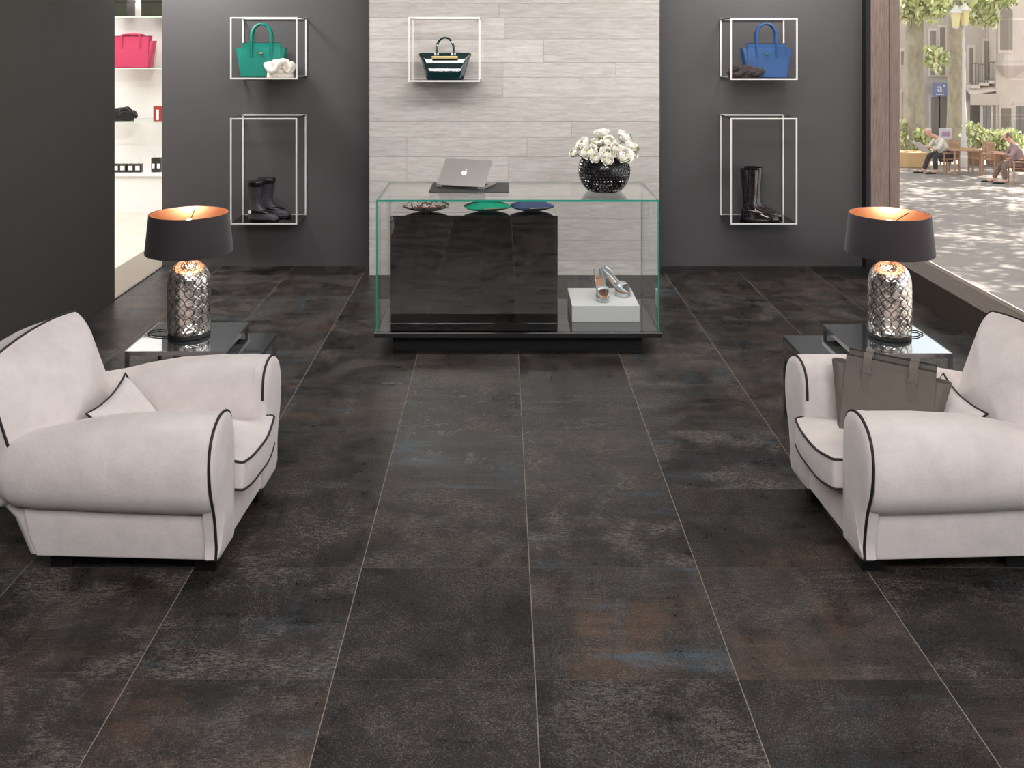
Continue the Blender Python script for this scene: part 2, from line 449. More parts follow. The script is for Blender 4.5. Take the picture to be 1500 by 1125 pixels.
# white plinth cabinet with ledge
t = thing('display_plinth', 'long low white plinth below the glass shelves in the neighbouring room', 'plinth', (-4.2, 10.5, 0))
b = BM(); box(b, -1.9, 1.89, -.2, .248, 0, .40, .003); obj('plinth_body', b, M['white'], t, False)
b = BM(); box(b, -1.9, 1.89, -.23, .248, .40, .425, .003); obj('ledge', b, M['white'], t, False)
SY = 10.5
shelf0 = None
SHZ = {}
for k, (y, lab) in enumerate(((24, 'topmost clear glass shelf in the white room, carrying the dark boxes'), (99.5, 'middle clear glass shelf in the white room, carrying the pink tote'), (178, 'lowest clear glass shelf in the white room, carrying the black folded knitwear'))):
    z = 1.91-(y-49)/F*10.32; SHZ[k] = z
    b = BM(); box(b, -2.4, 2.0, -.18, .248, -.012, 0)
    for f in b.faces: f.material_index = 1 if abs(f.normal.z) < .5 else 0
    b.normal_update()
    for f in b.faces: f.material_index = 1 if abs(f.normal.z) < .5 else 0
    o = obj('glass_shelf', b, [M['glass'], pmat('shelf_edge', (186, 205, 184), .2)], None, False)
    o.location = (-4.2, SY, z); tag(o, lab, 'shelf', 'glass shelves in the white room')

# ================================================================= ITEMS: bags
def strap(bm, pts, w, th=.004, wdir=(1, 0, 0)):
    W = Vector(wdir).normalized()*w/2
    rings = []
    P_ = [Vector(p) for p in pts]
    for i, p in enumerate(P_):
        t = (P_[min(i+1, len(P_)-1)]-P_[max(i-1, 0)]).normalized(); nrm = t.cross(W).normalized()*th/2
        ww = W - t*W.dot(t); ww = ww.normalized()*w/2
        rings.append([tuple(p+ww+nrm), tuple(p-ww+nrm), tuple(p-ww-nrm), tuple(p+ww-nrm)])
    loft(bm, rings)

def tote(label, cat, rgb, loc, rot, S=1., group=None, handle=.2, rough=.4, fold=False, name='tote_bag', emblem=None):
    mt = pmat('leather_'+name, rgb, rough, vary=.07, vscale=14, bump=.25, bscale=240, spec=.4)
    md = pmat('trim_'+name, tuple(int(c*.42) for c in rgb), .5)
    t = thing(name, label, cat, loc, rot, group)
    wb, wm, ww, hm, hw, dp = .165*S, .150*S, .207*S, .275*S, .235*S, .07*S
    b = BM()
    # outer body incl. flared wings
    rings = []
    for q in (0, .04, .3, .6, .85, 1):
        z = hw*q; w_ = wb+(ww-wb)*q**1.15; d_ = dp*(1-.30*q)
        o = []
        for x, y in rr(w_, d_, min(.03*S, d_*.6), 4):
            s = max(0, (abs(x)-wm)/(ww-wm)) if q > 0 else 0
            o.append((x, y*(1-.45*min(1, s)*q), z if q > 0 else 0))
        if q == 0: o = [(x*.96, y*.94, z) for x, y, z in o]
        rings.append(o)
    # inner mouth
    top = rings[-1]
    rings.append([(x*.975, y*.9, z) for x, y, z in top]); rings.append([(x*.95, y*.82, z-.05*S) for x, y, z in top])
    loft(b, rings)
    obj('bag_body', b, [mt, md], t)
    # raised front and back panels
    for s in (-1, 1):
        b = BM(); n = 8; rg = []
        for i in range(n+1):
            q = i/n; z = .004+(hm-.004)*q; w_ = wm*(1.04-.02*q) ; y = s*(dp*(1-.30*min(1, z/hw))+.002)
            rg.append([(-w_, y-.0035, z), (-w_, y+.0035, z), (w_, y+.0035, z), (w_, y-.0035, z)])
        loft(b, rg); obj('panel', b, mt, t, False)
        b = BM(); y = s*(dp*.70+.002); tube(b, [(-wm*1.02, y, hm), (wm*1.02, y, hm)], .004*S, 6); obj('edge_trim', b, md, t)
    # handles
    for s in (-1, 1):
        b = BM(); y0 = s*(dp*.72+.008); pts = []
        hx = .078*S
        if fold:
            pass
            for sx in (-1, 1):
                pp = [(sx*hx, y0, hm*.62), (sx*hx, y0+s*.002, hm*.85), (sx*hx, y0, hm*1.0), (sx*hx, y0-s*.006, hm*1.035), (sx*hx, y0-s*.02, hm*1.05), (sx*hx, y0-s*.034, hm*1.03), (sx*hx, y0-s*.04, hm*.93)]
                strap(b, pp, .03*S, .006)
                tp_ = [(sx*hx, y0-.001, hm*.44), (sx*hx, y0, hm*.62)]
                loft(b, [[(sx*hx-k*S, y_, z_) for k, y_ in ((-.5*w_, y0-.004), (.5*w_, y0-.004), (.5*w_, y0+.003), (-.5*w_, y0+.003))] for z_, w_ in ((hm*.40, .006), (hm*.43, .014), (hm*.80, .028))])
                box(b, sx*hx-.019*S, sx*hx+.019*S, y0-.007, y0+.007, hm*.80, hm*.86, .002)
                obj('handle', b, mt, t); b = BM()
            b.free(); continue
        else:
            pts = [(-hx, y0, hm*.62), (-hx, y0, hm*.98)]
            for i in range(13):
                a = PI-PI*i/12; pts.append((hx*math.cos(a)*(1.0+.04*math.sin(a)), y0*(1-.5*math.sin(a)), hm+ (handle-.0)*S*(.35+.65*math.sin(a)) if 0 < i < 12 else hm+handle*S*.3))
            pts += [(hx, y0, hm*.98), (hx, y0, hm*.62)]
            tube(b, pts, .0105*S, 8)
        obj('handle', b, mt, t)
    if emblem:
        b = BM(); box(b, -.012, .012, -dp-.0075, -dp*.8, hw*.80, hw*.86, .002); obj('emblem', b, emblem, t)
    return t

# small folding-pouch helper
def pouch(label, rgb, loc, rot, w, d, h, trim=(214, 196, 150), pattern=None):
    m_ = pattern or pmat('pouch', rgb, .55, vary=.08, vscale=30)
    t = thing('pouch', label, 'pouch', loc, rot)
    b = BM(); l1, l2 = cushion(b, w/2, d/2, h*.10, .05, h*.48, h*.40, p=1.9)
    bmesh.ops.translate(b, verts=b.verts, vec=(0, 0, h*.452)); obj('pouch_body', b, m_, t)
    b = BM(); pts = [(x*1.0, y*1.0, h*.42) for x, y, z in l1 if y < d*.2]
    pts = [((w*.5-.05)*(-1+2*i/12), -d/2-.001, h*.455) for i in range(13)]
    tube(b, pts[3:], .0022, 6); obj('zip', b, pmat('zip', trim, .3, .6), t)
    return t

# ================================================================= WALL DISPLAY FRAMES
def display_frame(label, x0, x1, yf, yb, z0, z1, glass, group):
    t = thing('wall_display_stand', label, 'display frame', ((x0+x1)/2, yb, z0), group=group)
    w, d, h, r = (x1-x0)/2, yf-yb, z1-z0, .0055
    for nm, y in (('front_frame', d+r), ('rear_frame', -r)):
        b = BM()
        o_ = [(-w, 0), (w, 0), (w, h), (-w, h)]; i_ = [(-w+2*r, 2*r), (w-2*r, 2*r), (w-2*r, h-2*r), (-w+2*r, h-2*r)]
        rg = [[b.verts.new((x, yy, z)) for x, z in pp_] for pp_, yy in ((o_, y-r), (i_, y-r), (i_, y+r), (o_, y+r))]
        for k in range(4):
            A_, B_ = rg[k], rg[(k+1) % 4]
            for q in range(4): b.faces.new((A_[q], A_[(q+1) % 4], B_[(q+1) % 4], B_[q]))
        obj(nm, b, M['chrome'], t, False)
    for x in (-w+r, w-r):
        for z in (r, h-r): b = BM(); box(b, x-r, x+r, d+2*r, -2*r, z-r*.8, z+r*.8); obj('side_rail', b, M['chromed'], t, False)
    b = BM(); box(b, -w+2*r, w-2*r, d+2*r, -2*r, .003, .010); obj('shelf_pane', b, glass, t, False)
    return t
G = 'chrome display frames on the walls'
display_frame('upper left chrome frame holding the green tote', -2.127, -1.60, 7.61, 7.978, 1.552, 2.038, M['glass'], G)
display_frame('tall lower left chrome frame holding the grey quilted boots', -2.127, -1.603, 7.61, 7.978, .414, 1.247, M['glassfloor'], G)
display_frame('chrome frame on the pale plank wall holding the dark green patent bag', -.706, -.165, 7.34, 7.677, 1.545, 2.034, M['glassfloor'], G)
display_frame('upper right chrome frame holding the blue tote', 1.790, 2.317, 7.61, 7.978, 1.547, 2.030, M['glass'], G)
display_frame('tall lower right chrome frame holding the glossy black boots', 1.790, 2.314, 7.61, 7.978, .414, 1.247, M['glassfloor'], G)

tote('emerald green tote with twin handles in the upper left frame', 'bag', (0, 128, 112), (-1.925, 7.80, 1.563), (0, 0, R(7)), .98, handle=.155, emblem=M['gold'])
tote('cobalt blue tote with twin handles in the upper right frame', 'bag', (44, 84, 138), (2.12, 7.80, 1.558), (0, 0, R(-9)), .98, handle=.165, emblem=M['teal'])
tote('hot pink tote on the middle glass shelf of the white room', 'bag', (176, 54, 86), ((190-735)/F*10.4, 10.49, SHZ[1]), (0, 0, R(2)), 1.22, handle=.015)
tote('taupe leather tote sitting on the seat of the right armchair', 'bag', (108, 100, 93), (1.500, 3.80, .340), (R(-5), R(4), R(-26)), 1.06, fold=True, rough=.55)
# zip tabs at the sides of the totes are part of the leather; patent bag:
def patent_bag():
    t = thing('patent_handbag', 'dark green patent handbag with gold bar in the centre frame', 'bag', (-.436, 7.50, 1.556))
    mt = pmat('patent', (8, 42, 44), .07, spec=.8, coat=1., bump=.8, bscale=14)
    b = BM(); rg = []
    for q, w_, d_ in ((0, .135, .05), (.03, .145, .056), (.3, .160, .06), (.7, .185, .055), (.93, .205, .035), (1., .200, .028)):
        o = []
        for x, y in rr(w_, d_, d_*.7, 4):
            k = max(0, abs(x)-w_*.6)/(w_*.4)
            o.append((x, y*(1-.6*k*q), .215*q - (.012*k if q > .9 else 0)))
        rg.append(o)
    rg.append([(x*.97, y*.7, z) for x, y, z in rg[-1]]); rg.append([(x*.9, y*.6, z-.04) for x, y, z in rg[-2]])
    loft(b, rg); obj('bag_body', b, mt, t)
    for s in (-1, 1):
        b = BM(); pts = [(-.065, s*.052, .16), (-.066, s*.05, .215)]
        for i in range(13):
            a = PI-PI*i/12; pts.append((.066*math.cos(a), s*.045, .232+.09*math.sin(a)))
        pts += [(.066, s*.05, .215), (.065, s*.052, .16)]
        tube(b, pts, .0068, 8); obj('handle', b, mt, t)
    b = BM(); box(b, -.10, .10, -.072, -.05, .158, .180, .002); obj('gold_bar', b, M['gold'], t)
    for x in (-.075, -.052, .055, .078):
        b = BM(); box(b, x-.005, x+.005, -.064, -.045, .185, .205, .002); obj('buckle', b, M['chrome'], t)
    for s in (-1, 1):
        b = BM(); tube(b, [(s*.196, -.01, .2), (s*.207, -.006, .19), (s*.196, -.01, .178)], .003, 6); obj('ring', b, M['gold'], t)
patent_bag()

# soft knitted bundles
def bundle(name, label, rgb, loc, dims, seed, lobes=7, cat='scarf', bump=1., vary=.2, mesh=None):
    rg = random.Random(seed)
    mt = mesh or pmat('knit_'+name, rgb, .9, vary=vary, vscale=45, bump=bump, bscale=150, sheen=.3)
    t = thing(name, label, cat, loc)
    b = BM()
    for k in range(lobes):
        c = Vector((rg.uniform(-.6, .6)*dims[0], rg.uniform(-.4, .4)*dims[1], 0))
        hh = dims[2]*(1-.5*abs(c.x)/dims[0]); r = rg.uniform(.28, .45)*dims[0]
        n = 30; rot = rg.uniform(0, 6.28); zc = hh*rg.uniform(.38, .72)
        zc = max(zc, .02)
        pts = []
        for i in range(n):
            a = 2*PI*i/n
            q = Vector((r*math.cos(a), r*.6*math.sin(a), .35*zc*math.sin(2*a+rot)+zc))
            q = Matrix.Rotation(rot*.15, 3, 'Z') @ q + c
            q.z = max(q.z, dims[2]*.16)
            pts.append(q)
        tube(b, pts, dims[2]*.16*rg.uniform(.8, 1.15), 8, closed=True)
    obj('folds', b, mt, t)
    # core
    b = BM(); rings = []
    for i in range(9):
        q = i/8; rr_ = math.sqrt(max(0, 1-(q*.95)**2)); rings.append([(dims[0]*.85*rr_*x, dims[1]*.85*rr_*y, dims[2]*.85*q) for x, y in se(1, 1, 2.2, 24)])
    loft(b, rings); obj('core', b, mt, t)
    return t
bundle('wool_scarf', 'cream knitted scarf heaped beside the green tote', (236, 226, 212), (-1.755, 7.70, 1.563), (.125, .06, .145), 3, 10)
bundle('lace_scarf', 'dark openwork scarf heaped beside the blue tote', (58, 48, 46), (1.93, 7.73, 1.558), (.15, .055, .12), 8, 11, vary=.6)
bundle('folded_knitwear', 'black knitwear heaped on the lowest glass shelf of the white room', (20, 18, 20), (-4.075, 10.46, SHZ[2]), (.14, .09, .15), 5, 9, cat='sweater')

# ================================================================= BOOTS
def boot(label, mt, loc, rz, H, mc, cuff, logo=None, S=1., group=None, sole=None, strapm=None):
    t = thing('boot', label, 'boot', loc, (0, 0, rz), group)
    prof = [(0, -.062, .185, .040), (.012, -.064, .192, .043), (.03, -.062, .190, .043), (.05, -.058, .170, .042), (.07, -.055, .128, .041), (.09, -.052, .085, .040), (.12, -.048, .055, .038), (.16, -.047, .046, .038)]
    for i in range(1, 6):
        q = i/5; prof.append((.16+(H-.16)*q, -.047-.020*q, .046+.018*q, .038+.016*q))
    prof = [(z, a*S, c*S, w*S) for z, a, c, w in prof]
    def ring(z, a, c, w, g=0):
        m_ = (a+c)/2; h = (c-a)/2+g
        out = []
        for x, y in se(1, 1, 2.3, 28):
            k = 1-.18*max(0, x)*(1 if z < .08 else 0)
            out.append((m_+x*h, y*(w+g)*k, z))
        return out
    b = BM(); rings = [ring(*p) for p in prof if p[0] >= .012]
    top = prof[-1]; rings.append(ring(H, top[1]+.004, top[2]-.004, top[3]-.004)); rings.append(ring(H-.05, top[1]+.006, top[2]-.006, top[3]-.006))
    loft(b, rings); obj('shaft', b, mt, t)
    b = BM(); loft(b, [ring(0, -.064*S, .19*S, .042*S), ring(.014, -.067*S, .196*S, .045*S), ring(.018, -.064*S, .192*S, .043*S)]); obj('sole', b, sole or mc, t)
    if cuff:
        b = BM(); a = prof[-1]; loft(b, [ring(H-cuff, a[1]+.003, a[2]-.003, a[3], .004), ring(H-cuff+.006, a[1], a[2], a[3], .007), ring(H-.004, a[1], a[2], a[3], .007), ring(H+.002, a[1], a[2], a[3], .003)]); obj('cuff', b, mc, t)
    b = BM(); loft(b, [ring(.062, -.057*S, .148*S, .042*S, .002), ring(.066, -.056*S, .142*S, .042*S, .005), ring(.082, -.054*S, .105*S, .041*S, .005), ring(.087, -.053*S, .092*S, .04*S, .002)]); obj('ankle_strap', b, strapm or mc, t)
    if logo:
        b = BM(); Mx = Matrix.Translation((-.03*S, -.044*S, .075)) @ Matrix.Rotation(R(90), 4, 'X')
        lathe(b, [(.0, 0), (.013, 0), (.013, .004), (.010, .0045), (.010, .003), (.004, .003), (.004, .005), (.0, .005)][1:-1], 20)
        bmesh.ops.transform(b, matrix=Mx, verts=b.verts); obj('round_badge', b, logo, t)
    return t
def quilt_mat(name, rgb, rough):
    m, nt, p = newmat(name); L = nt.links
    p.inputs['Base Color'].default_value = (*lin(rgb), 1); p.inputs['Roughness'].default_value = rough
    tc = N(nt, 'ShaderNodeTexCoord'); mp = N(nt, 'ShaderNodeMapping'); mp.inputs['Rotation'].default_value = (0, R(45), 0); mp.inputs['Scale'].default_value = (95, 95, 95)
    L.new(tc.outputs['Object'], mp.inputs[0]); ck = N(nt, 'ShaderNodeTexChecker'); ck.inputs['Scale'].default_value = 1.; L.new(mp.outputs[0], ck.inputs[0])
    ck.inputs['Color1'].default_value = (*lin(rgb), 1); ck.inputs['Color2'].default_value = (*lin(tuple(int(c*.72) for c in rgb)), 1)
    L.new(ck.outputs[0], p.inputs['Base Color']); return m
mq = quilt_mat('quilted_rubber', (74, 68, 74), .5)
mblk = pmat('boot_black', (20, 18, 21), .25)
boot('dark grey quilted boot with a round white badge in the lower left frame', mq, (-1.955, 7.72, .425), R(-8), .31, mblk, .035, M['logo'])
boot('dark grey quilted boot standing behind its badged twin in the lower left frame', mq, (-1.90, 7.86, .425), R(4), .315, mblk, .035)
def print_mat():
    m, nt, p = newmat('printed_patent'); L = nt.links
    p.inputs['Roughness'].default_value = .08; p.inputs['Coat Weight'].default_value = 1.
    tc = N(nt, 'ShaderNodeTexCoord'); n = N(nt, 'ShaderNodeTexNoise'); n.inputs['Scale'].default_value = 30; n.inputs['Detail'].default_value = 3; n.inputs['Distortion'].default_value = 2.
    L.new(tc.outputs['Object'], n.inputs['Vector'])
    cr = N(nt, 'ShaderNodeValToRGB'); e = cr.color_ramp.elements; e[0].color = (*lin((14, 14, 20)), 1); e[0].position = .44; e[1].position = .9; e[1].color = (*lin((30, 34, 52)), 1)
    for pos, c in ((.5, (20, 16, 20)), (.57, (64, 44, 38)), (.60, (26, 26, 44)), (.66, (30, 36, 60)), (.71, (110, 92, 66)), (.74, (22, 22, 30))):
        k = e.new(pos); k.color = (*lin(c), 1)
    L.new(n.outputs['Fac'], cr.inputs[0]); L.new(cr.outputs[0], p.inputs['Base Color']); return m
mp_ = print_mat()
boot('glossy dark patterned boot, front one of its pair in the lower right frame', mp_, (1.975, 7.74, .425), R(-22), .405, pmat('boot_navy', (18, 20, 34), .08, coat=1), 0, sole=mblk, strapm=mp_, S=1.17)
boot('glossy dark patterned boot, rear one of its pair in the lower right frame', mp_, (2.035, 7.86, .425), R(-14), .405, mblk, 0, sole=mblk, strapm=mp_, S=1.17)

# ================================================================= ITEMS IN WHITE ROOM
def perfume(label, x, y, z, h, w, lab_h, group):
    t = thing('perfume_bottle', label, 'bottle', (x, y, z), group=group)
    b = BM(); box(b, -w/2, w/2, -.03, .03, 0, h, .006); obj('bottle_body', b, M['bot'], t)
    b = BM(); box(b, -w*.28, w*.28, -.033, -.028, h*.28, h*.28+lab_h); obj('paper_label', b, M['logo'], t, False)
    b = BM(); lathe(b, [(.013, 0), (.013, .02), (.017, .022), (.017, .06), (.014, .063)], 16, (0, 0, h)); obj('clear_cap', b, M['glass'], t)
    return t
M['bot'] = pmat('bottle_black', (46, 44, 36), .15)
LZ = .425
GB = 'black bottles with white labels on the white plinth'
for px, lab in ((171, 'black bottle with white label, leftmost in the row on the white plinth'), (181, 'black bottle with white label, second from the left on the white plinth'), (192.5, 'black bottle with white label, third from the left on the white plinth'), (203, 'black bottle with white label, fourth from the left, rightmost of the close row')):
    perfume(lab, (px-735)/F*10.4, 10.4, LZ, .093, .078, .046, GB)
for px, lab in ((226, 'taller black bottle standing just right of the gap on the white plinth'), (233.5, 'taller black bottle, far right one on the white plinth beside the grey wall')):
    perfume(lab, (px-735)/F*10.42, 10.42, LZ, .155, .05, .05, GB)
# boxes on the upper shelf
for px0, px1, lab, hh in ((160, 187, 'dark olive box on the top glass shelf, left of the gap', .185), (208, 240, 'dark olive box on the top glass shelf, right of the gap', .185)):
    x0, x1 = (px0-735)/F*10.42, (px1-735)/F*10.42
    t = thing('storage_box', lab, 'box', ((x0+x1)/2, 10.5, SHZ[0]))
    w_ = (x1-x0)/2
    b = BM(); box(b, -w_, w_, -.11, .14, 0, hh*.8, .006); obj('box_body', b, pmat('olive_box', (36, 40, 26), .3, vary=.4, vscale=6), t)
    b = BM(); box(b, -w_-.004, w_+.004, -.114, .144, hh*.8-.0, hh, .006); obj('lid', b, pmat('olive_lid', (30, 33, 22), .3), t)
t = thing('small_box', 'small red box with pale front on the lowest glass shelf beside the grey wall', 'box', (-3.665, 10.42, SHZ[2]))
b = BM(); box(b, -.06, .045, -.03, .04, 0, .155, .003); obj('box_body', b, pmat('red_box', (150, 52, 44), .5), t)
b = BM(); box(b, -.025, .0, -.0335, -.029, .01, .12); obj('pale_front', b, M['logo'], t, False)
b = BM(); box(b, -.045, .03, -.025, .03, .155, .165, .002); obj('lid', b, pmat('pink_lid', (226, 190, 176), .5), t)

# ================================================================= DISPLAY COUNTER
t = thing('display_counter', 'glass display counter on a black plinth in front of the plank wall', 'counter', (.097, 6.135, 0))
ox, oy = .097, 6.135
def B2(name, x0, x1, y0, y1, z0, z1, m, bev=0, sm=False, par=None):
    b = BM(); box(b, x0-ox, x1-ox, y0-oy, y1-oy, z0, z1, bev); return obj(name, b, m, par or t, sm)
B2('plinth', -.658, .850, 5.874, 6.40, 0, .105, M['matteblack'])
B2('base_slab', -.758, .952, 5.765, 6.505, .105, .133, M['slab'], .001)
b = BM(); box(b, -.756-ox, .950-ox, 5.767-oy, 6.503-oy, .133, .1345); obj('slab_mirror', b, M['slabmirror'], t, False)
th = .012
def pane(name, x0, x1, y0, y1, z0, z1, thin):
    b = BM(); box(b, x0-ox, x1-ox, y0-oy, y1-oy, z0, z1)
    bmesh.ops.recalc_face_normals(b, faces=b.faces)
    for f in b.faces: f.material_index = 0 if abs(f.normal[thin]) > .5 else (1 if f.normal[1] < -.5 or thin == 1 else 2)
    return obj(name, b, [M['glass'], M['teal'], M['edge2']], t, False)
X0g, X1g, Yf, Yb, Zt = -.7475, .9365, 5.780, 6.49, .921
pane('glass_top', X0g, X1g, Yf, Yb, Zt-th, Zt, 2)
pane('glass_side', X0g, X0g+.008, Yf, Yb, .1345, Zt-th, 0)
pane('glass_side', X1g-.008, X1g, Yf, Yb, .1345, Zt-th, 0)
pane('glass_front', X0g+.008, X1g-.008, Yf+.001, Yf+.009, .1345, Zt-th, 1)
# black box cabinet inside
o = BM(); box(o, -.682-ox, .343-ox, 5.961-oy, 6.42-oy, .1345, .7905, .004, 2); ic = obj('inner_cabinet', o, M['mirrorblack'], t, False); o = BM(); box(o, -.679-ox, .340-ox, 5.964-oy, 6.417-oy, .7905, .7925); obj('cabinet_top', o, M['mirrortop'], ic, False)
t2 = tag(obj('display_block', box(BM(), -.208, .208, -.207, .207, 0, .1015, .002), M['white'], None, False), 'low white square block inside the glass counter under the silver shoes', 'block')
t2.location = (.640, 6.185, .1345)

# pouches on the cabinet
def leopard():
    m, nt, p = newmat('leopard'); L = nt.links
    tc = N(nt, 'ShaderNodeTexCoord'); v = N(nt, 'ShaderNodeTexVoronoi'); v.inputs['Scale'].default_value = 48; L.new(tc.outputs['Object'], v.inputs['Vector'])
    cr = N(nt, 'ShaderNodeValToRGB'); e = cr.color_ramp.elements; e[0].position = .0; e[0].color = (*lin((200, 186, 172)), 1); e[1].position = 1.; e[1].color = (*lin((60, 44, 38)), 1)
    k = e.new(.3); k.color = (*lin((40, 32, 32)), 1); k = e.new(.45); k.color = (*lin((205, 192, 180)), 1); k = e.new(.62); k.color = (*lin((52, 40, 38)), 1)
    L.new(v.outputs['Distance'], cr.inputs[0]); L.new(cr.outputs[0], p.inputs['Base Color']); p.inputs['Roughness'].default_value = .5; return m
ZC = .7925
pouch('leopard print pouch lying on the black cabinet inside the counter', (0, 0, 0), (-.475, 6.10, ZC), (0, 0, R(0)), .29, .15, .085, (180, 40, 50), leopard())
pouch('emerald green clutch lying on the black cabinet inside the counter', (0, 140, 108), (-.09, 6.11, ZC), (0, 0, R(16)), .28, .18, .070)
pouch('navy blue clutch lying on the black cabinet inside the counter', (44, 60, 96), (.19, 6.12, ZC), (0, 0, R(14)), .26, .18, .072)

# shoes
def pump(label, loc, rz):
    t = thing('peep_toe_pump', label, 'shoe', loc, (0, 0, rz), 'silver peep toe pumps on the white block')
    silver = pmat('glitter', (196, 200, 204), .25, .55, vary=.35, vscale=220)
    tan = pmat('tan_insole', (196, 128, 84), .5)
    # x along the foot: heel 0 -> toe .20 ; sole height and half width and upper height
    st = [(-.002, .118, .018, .168), (.012, .117, .026, .166), (.035, .108, .029, .152), (.065, .086, .028, .122), (.095, .060, .030, .092), (.12, .040, .036, .074), (.14, .032, .040, .080), (.158, .028, .040, .076), (.175, .027, .036, .066), (.192, .028, .029, .052), (.204, .030, .018, .042)]
    b = BM(); rings = []
    for x, zs_, w, zt in st:
        rg = []
        for i in range(13):
            a = PI*i/12; c = math.cos(a); s_ = math.sin(a)
            y = w*math.copysign(abs(c)**.6, c)
            z = zs_ + (zt-zs_)*(1-s_**.5) if i in range(13) else 0
            rg.append((x, y, z))
        rings.append(rg)
    loft(b, rings, cap=False, closed=False)
    # toe cap closing over the forefoot
    vr = []
    for x, zs_, w, zt in st[5:9]:
        vr.append([(x, w*math.cos(PI*i/8)*1.0, zt+.014*math.sin(PI*i/8)) for i in range(9)])
    loft(b, vr, cap=False, closed=False)
    o = obj('upper', b, silver, t)
    md = o.modifiers.new('s', 'SOLIDIFY'); md.thickness = .003; md.offset = -1
    b = BM(); rings = []
    for x, zs_, w, zt in st: rings.append([(x, -w*.88, zs_+.003), (x, w*.88, zs_+.003), (x, w*.88, zs_+.006), (x, -w*.88, zs_+.006)])
    loft(b, rings); obj('insole', b, tan, t)
    b = BM(); rings = []
    for x, zs_, w, zt in st[5:]: rings.append([(x, y*w, (0 if x < .19 else .004) if s_ else zs_+.001) for s_, y in ((1, -.92), (1, .92), (0, 1.), (0, -1.))])
    loft(b, rings); obj('platform_sole', b, silver, t)
    b = BM(); rings = []
    for z, r, x in ((0, .0055, .010), (.01, .005, .010), (.06, .0065, .010), (.095, .012, .013), (.12, .024, .018)): rings.append([(x+r*math.cos(2*PI*i/14), r*.95*math.sin(2*PI*i/14), z) for i in range(14)])
    loft(b, rings); obj('heel', b, silver, t)
    return t
pump('silver high heel on the white block, its open toe pointing to the viewer', (.610, 6.235, .2362), R(-82))
pump('silver high heel angled to the right, right shoe on the white block', (.655, 6.30, .2362), R(-42))

# ================================================================= ON THE COUNTER TOP
zt = .9212
o = tag(obj('desk_mat', box(BM(), -.25, .25, -.19, .19, 0, .004, .001), M['mat'], None, False), 'thin dark desk mat under the laptop on the glass counter', 'mat')
o.location = (-.205, 6.235, zt)
t = thing('laptop', 'silver laptop half open on the dark mat with its lid to the viewer', 'laptop', (-.2655, 6.165, zt+.0045), (0, 0, R(-19.6)))
b = BM(); box(b, -.1635, .1635, 0, .226, 0, .014, .004); obj('base', b, M['laptop'], t)
b = BM(); box(b, -.14, .14, .06, .15, .014, .0155); obj('keyboard', b, M['mat'], t, False)
L_ = Matrix.Translation((0, .004, .015)) @ Matrix.Rotation(R(-46), 4, 'X')
b = BM(); box(b, -.1635, .1635, -.004, .004, 0, .215, .003, M=L_); lid = obj('lid', b, M['laptop'], t)
b = BM(); box(b, -.150, .150, .0038, .0048, .012, .205, M=L_); obj('screen', b, M['blackglass'], lid, False)
b = BM(); tube(b, [(-.12, .0, .012), (.12, .0, .012)], .006, 10); obj('hinge', b, M['matteblack'], t)
# apple-shaped mark
b = BM(); pts = []
for i in range(40):
    a = 2*PI*i/40; r = .019*(1+.06*math.cos(2*a))
    x, z = r*math.cos(a), r*math.sin(a)
    if z > .012: z -= .004*math.exp(-(x/.006)**2)
    if z < -.014: z += .003*math.exp(-(x/.005)**2)
    dx, dz = x-.024, z-.003; dd = math.hypot(dx, dz)
    if dd < .0105: x, z = .024+dx/dd*.0105, .003+dz/dd*.0105
    pts.append((x, z))
loft(b, [[(x, -.0042, z+.105) for x, z in pts], [(x, -.0050, z+.105) for x, z in pts]])
lf = [(0.001+.0, .021), (.004, .0265), (.010, .030), (.0095, .0245), (.005, .0215)]
loft(b, [[(x, -.0042, z+.105) for x, z in lf], [(x, -.0050, z+.105) for x, z in lf]])
bmesh.ops.transform(b, matrix=L_, verts=b.verts); obj('logo', b, M['logo'], lid, False)

# vase
VX, VY = .645, 6.115
t = thing('vase', 'round studded black vase holding the white roses on the glass counter', 'vase', (VX, VY, zt))
vb = pmat('vase_black', (16, 15, 18), .22, spec=.6)
prof = [(.085, 0), (.10, .004)]
for i in range(1, 16):
    a = -55+i*8.2; prof.append((.158*math.cos(R(a)), .128+.156*math.sin(R(a))))
prof = [(.092, 0)]+[(.158*math.cos(R(a)), .128+.156*math.sin(R(a))) for a in range(-52, 56, 7)]
rim = prof[-1]; prof += [(rim[0]-.008, rim[1]+.004), (rim[0]-.014, rim[1]-.01), (rim[0]-.01, rim[1]-.06)]
b = BM(); lathe(b, prof, 48); obj('vase_body', b, vb, t)
b = BM()
for a in range(-48, 54, 7):
    rr_ = .158*math.cos(R(a)); z = .128+.156*math.sin(R(a)); n = int(2*PI*rr_/.0215)
    for i in range(n):
        q = 2*PI*(i+.5*((a//7) % 2))/n; c = Vector((rr_*math.cos(q), rr_*math.sin(q), z)); nn = Vector((math.cos(R(a))*math.cos(q), math.cos(R(a))*math.sin(q), math.sin(R(a))))
        u = Vector((-math.sin(q), math.cos(q), 0)); v_ = nn.cross(u)
        s = .0088
        base = [b.verts.new(c+u*s*math.cos(2*PI*k/6)+v_*s*math.sin(2*PI*k/6)) for k in range(6)]
        mid = [b.verts.new(c+nn*.0055+(u*math.cos(2*PI*k/6)+v_*math.sin(2*PI*k/6))*s*.55) for k in range(6)]
        for k in range(6): b.faces.new((base[k], base[(k+1) % 6], mid[(k+1) % 6], mid[k]))
        b.faces.new(mid)
obj('studs', b, pmat('vase_stud', (34, 32, 36), .1, spec=1., coat=1), t)

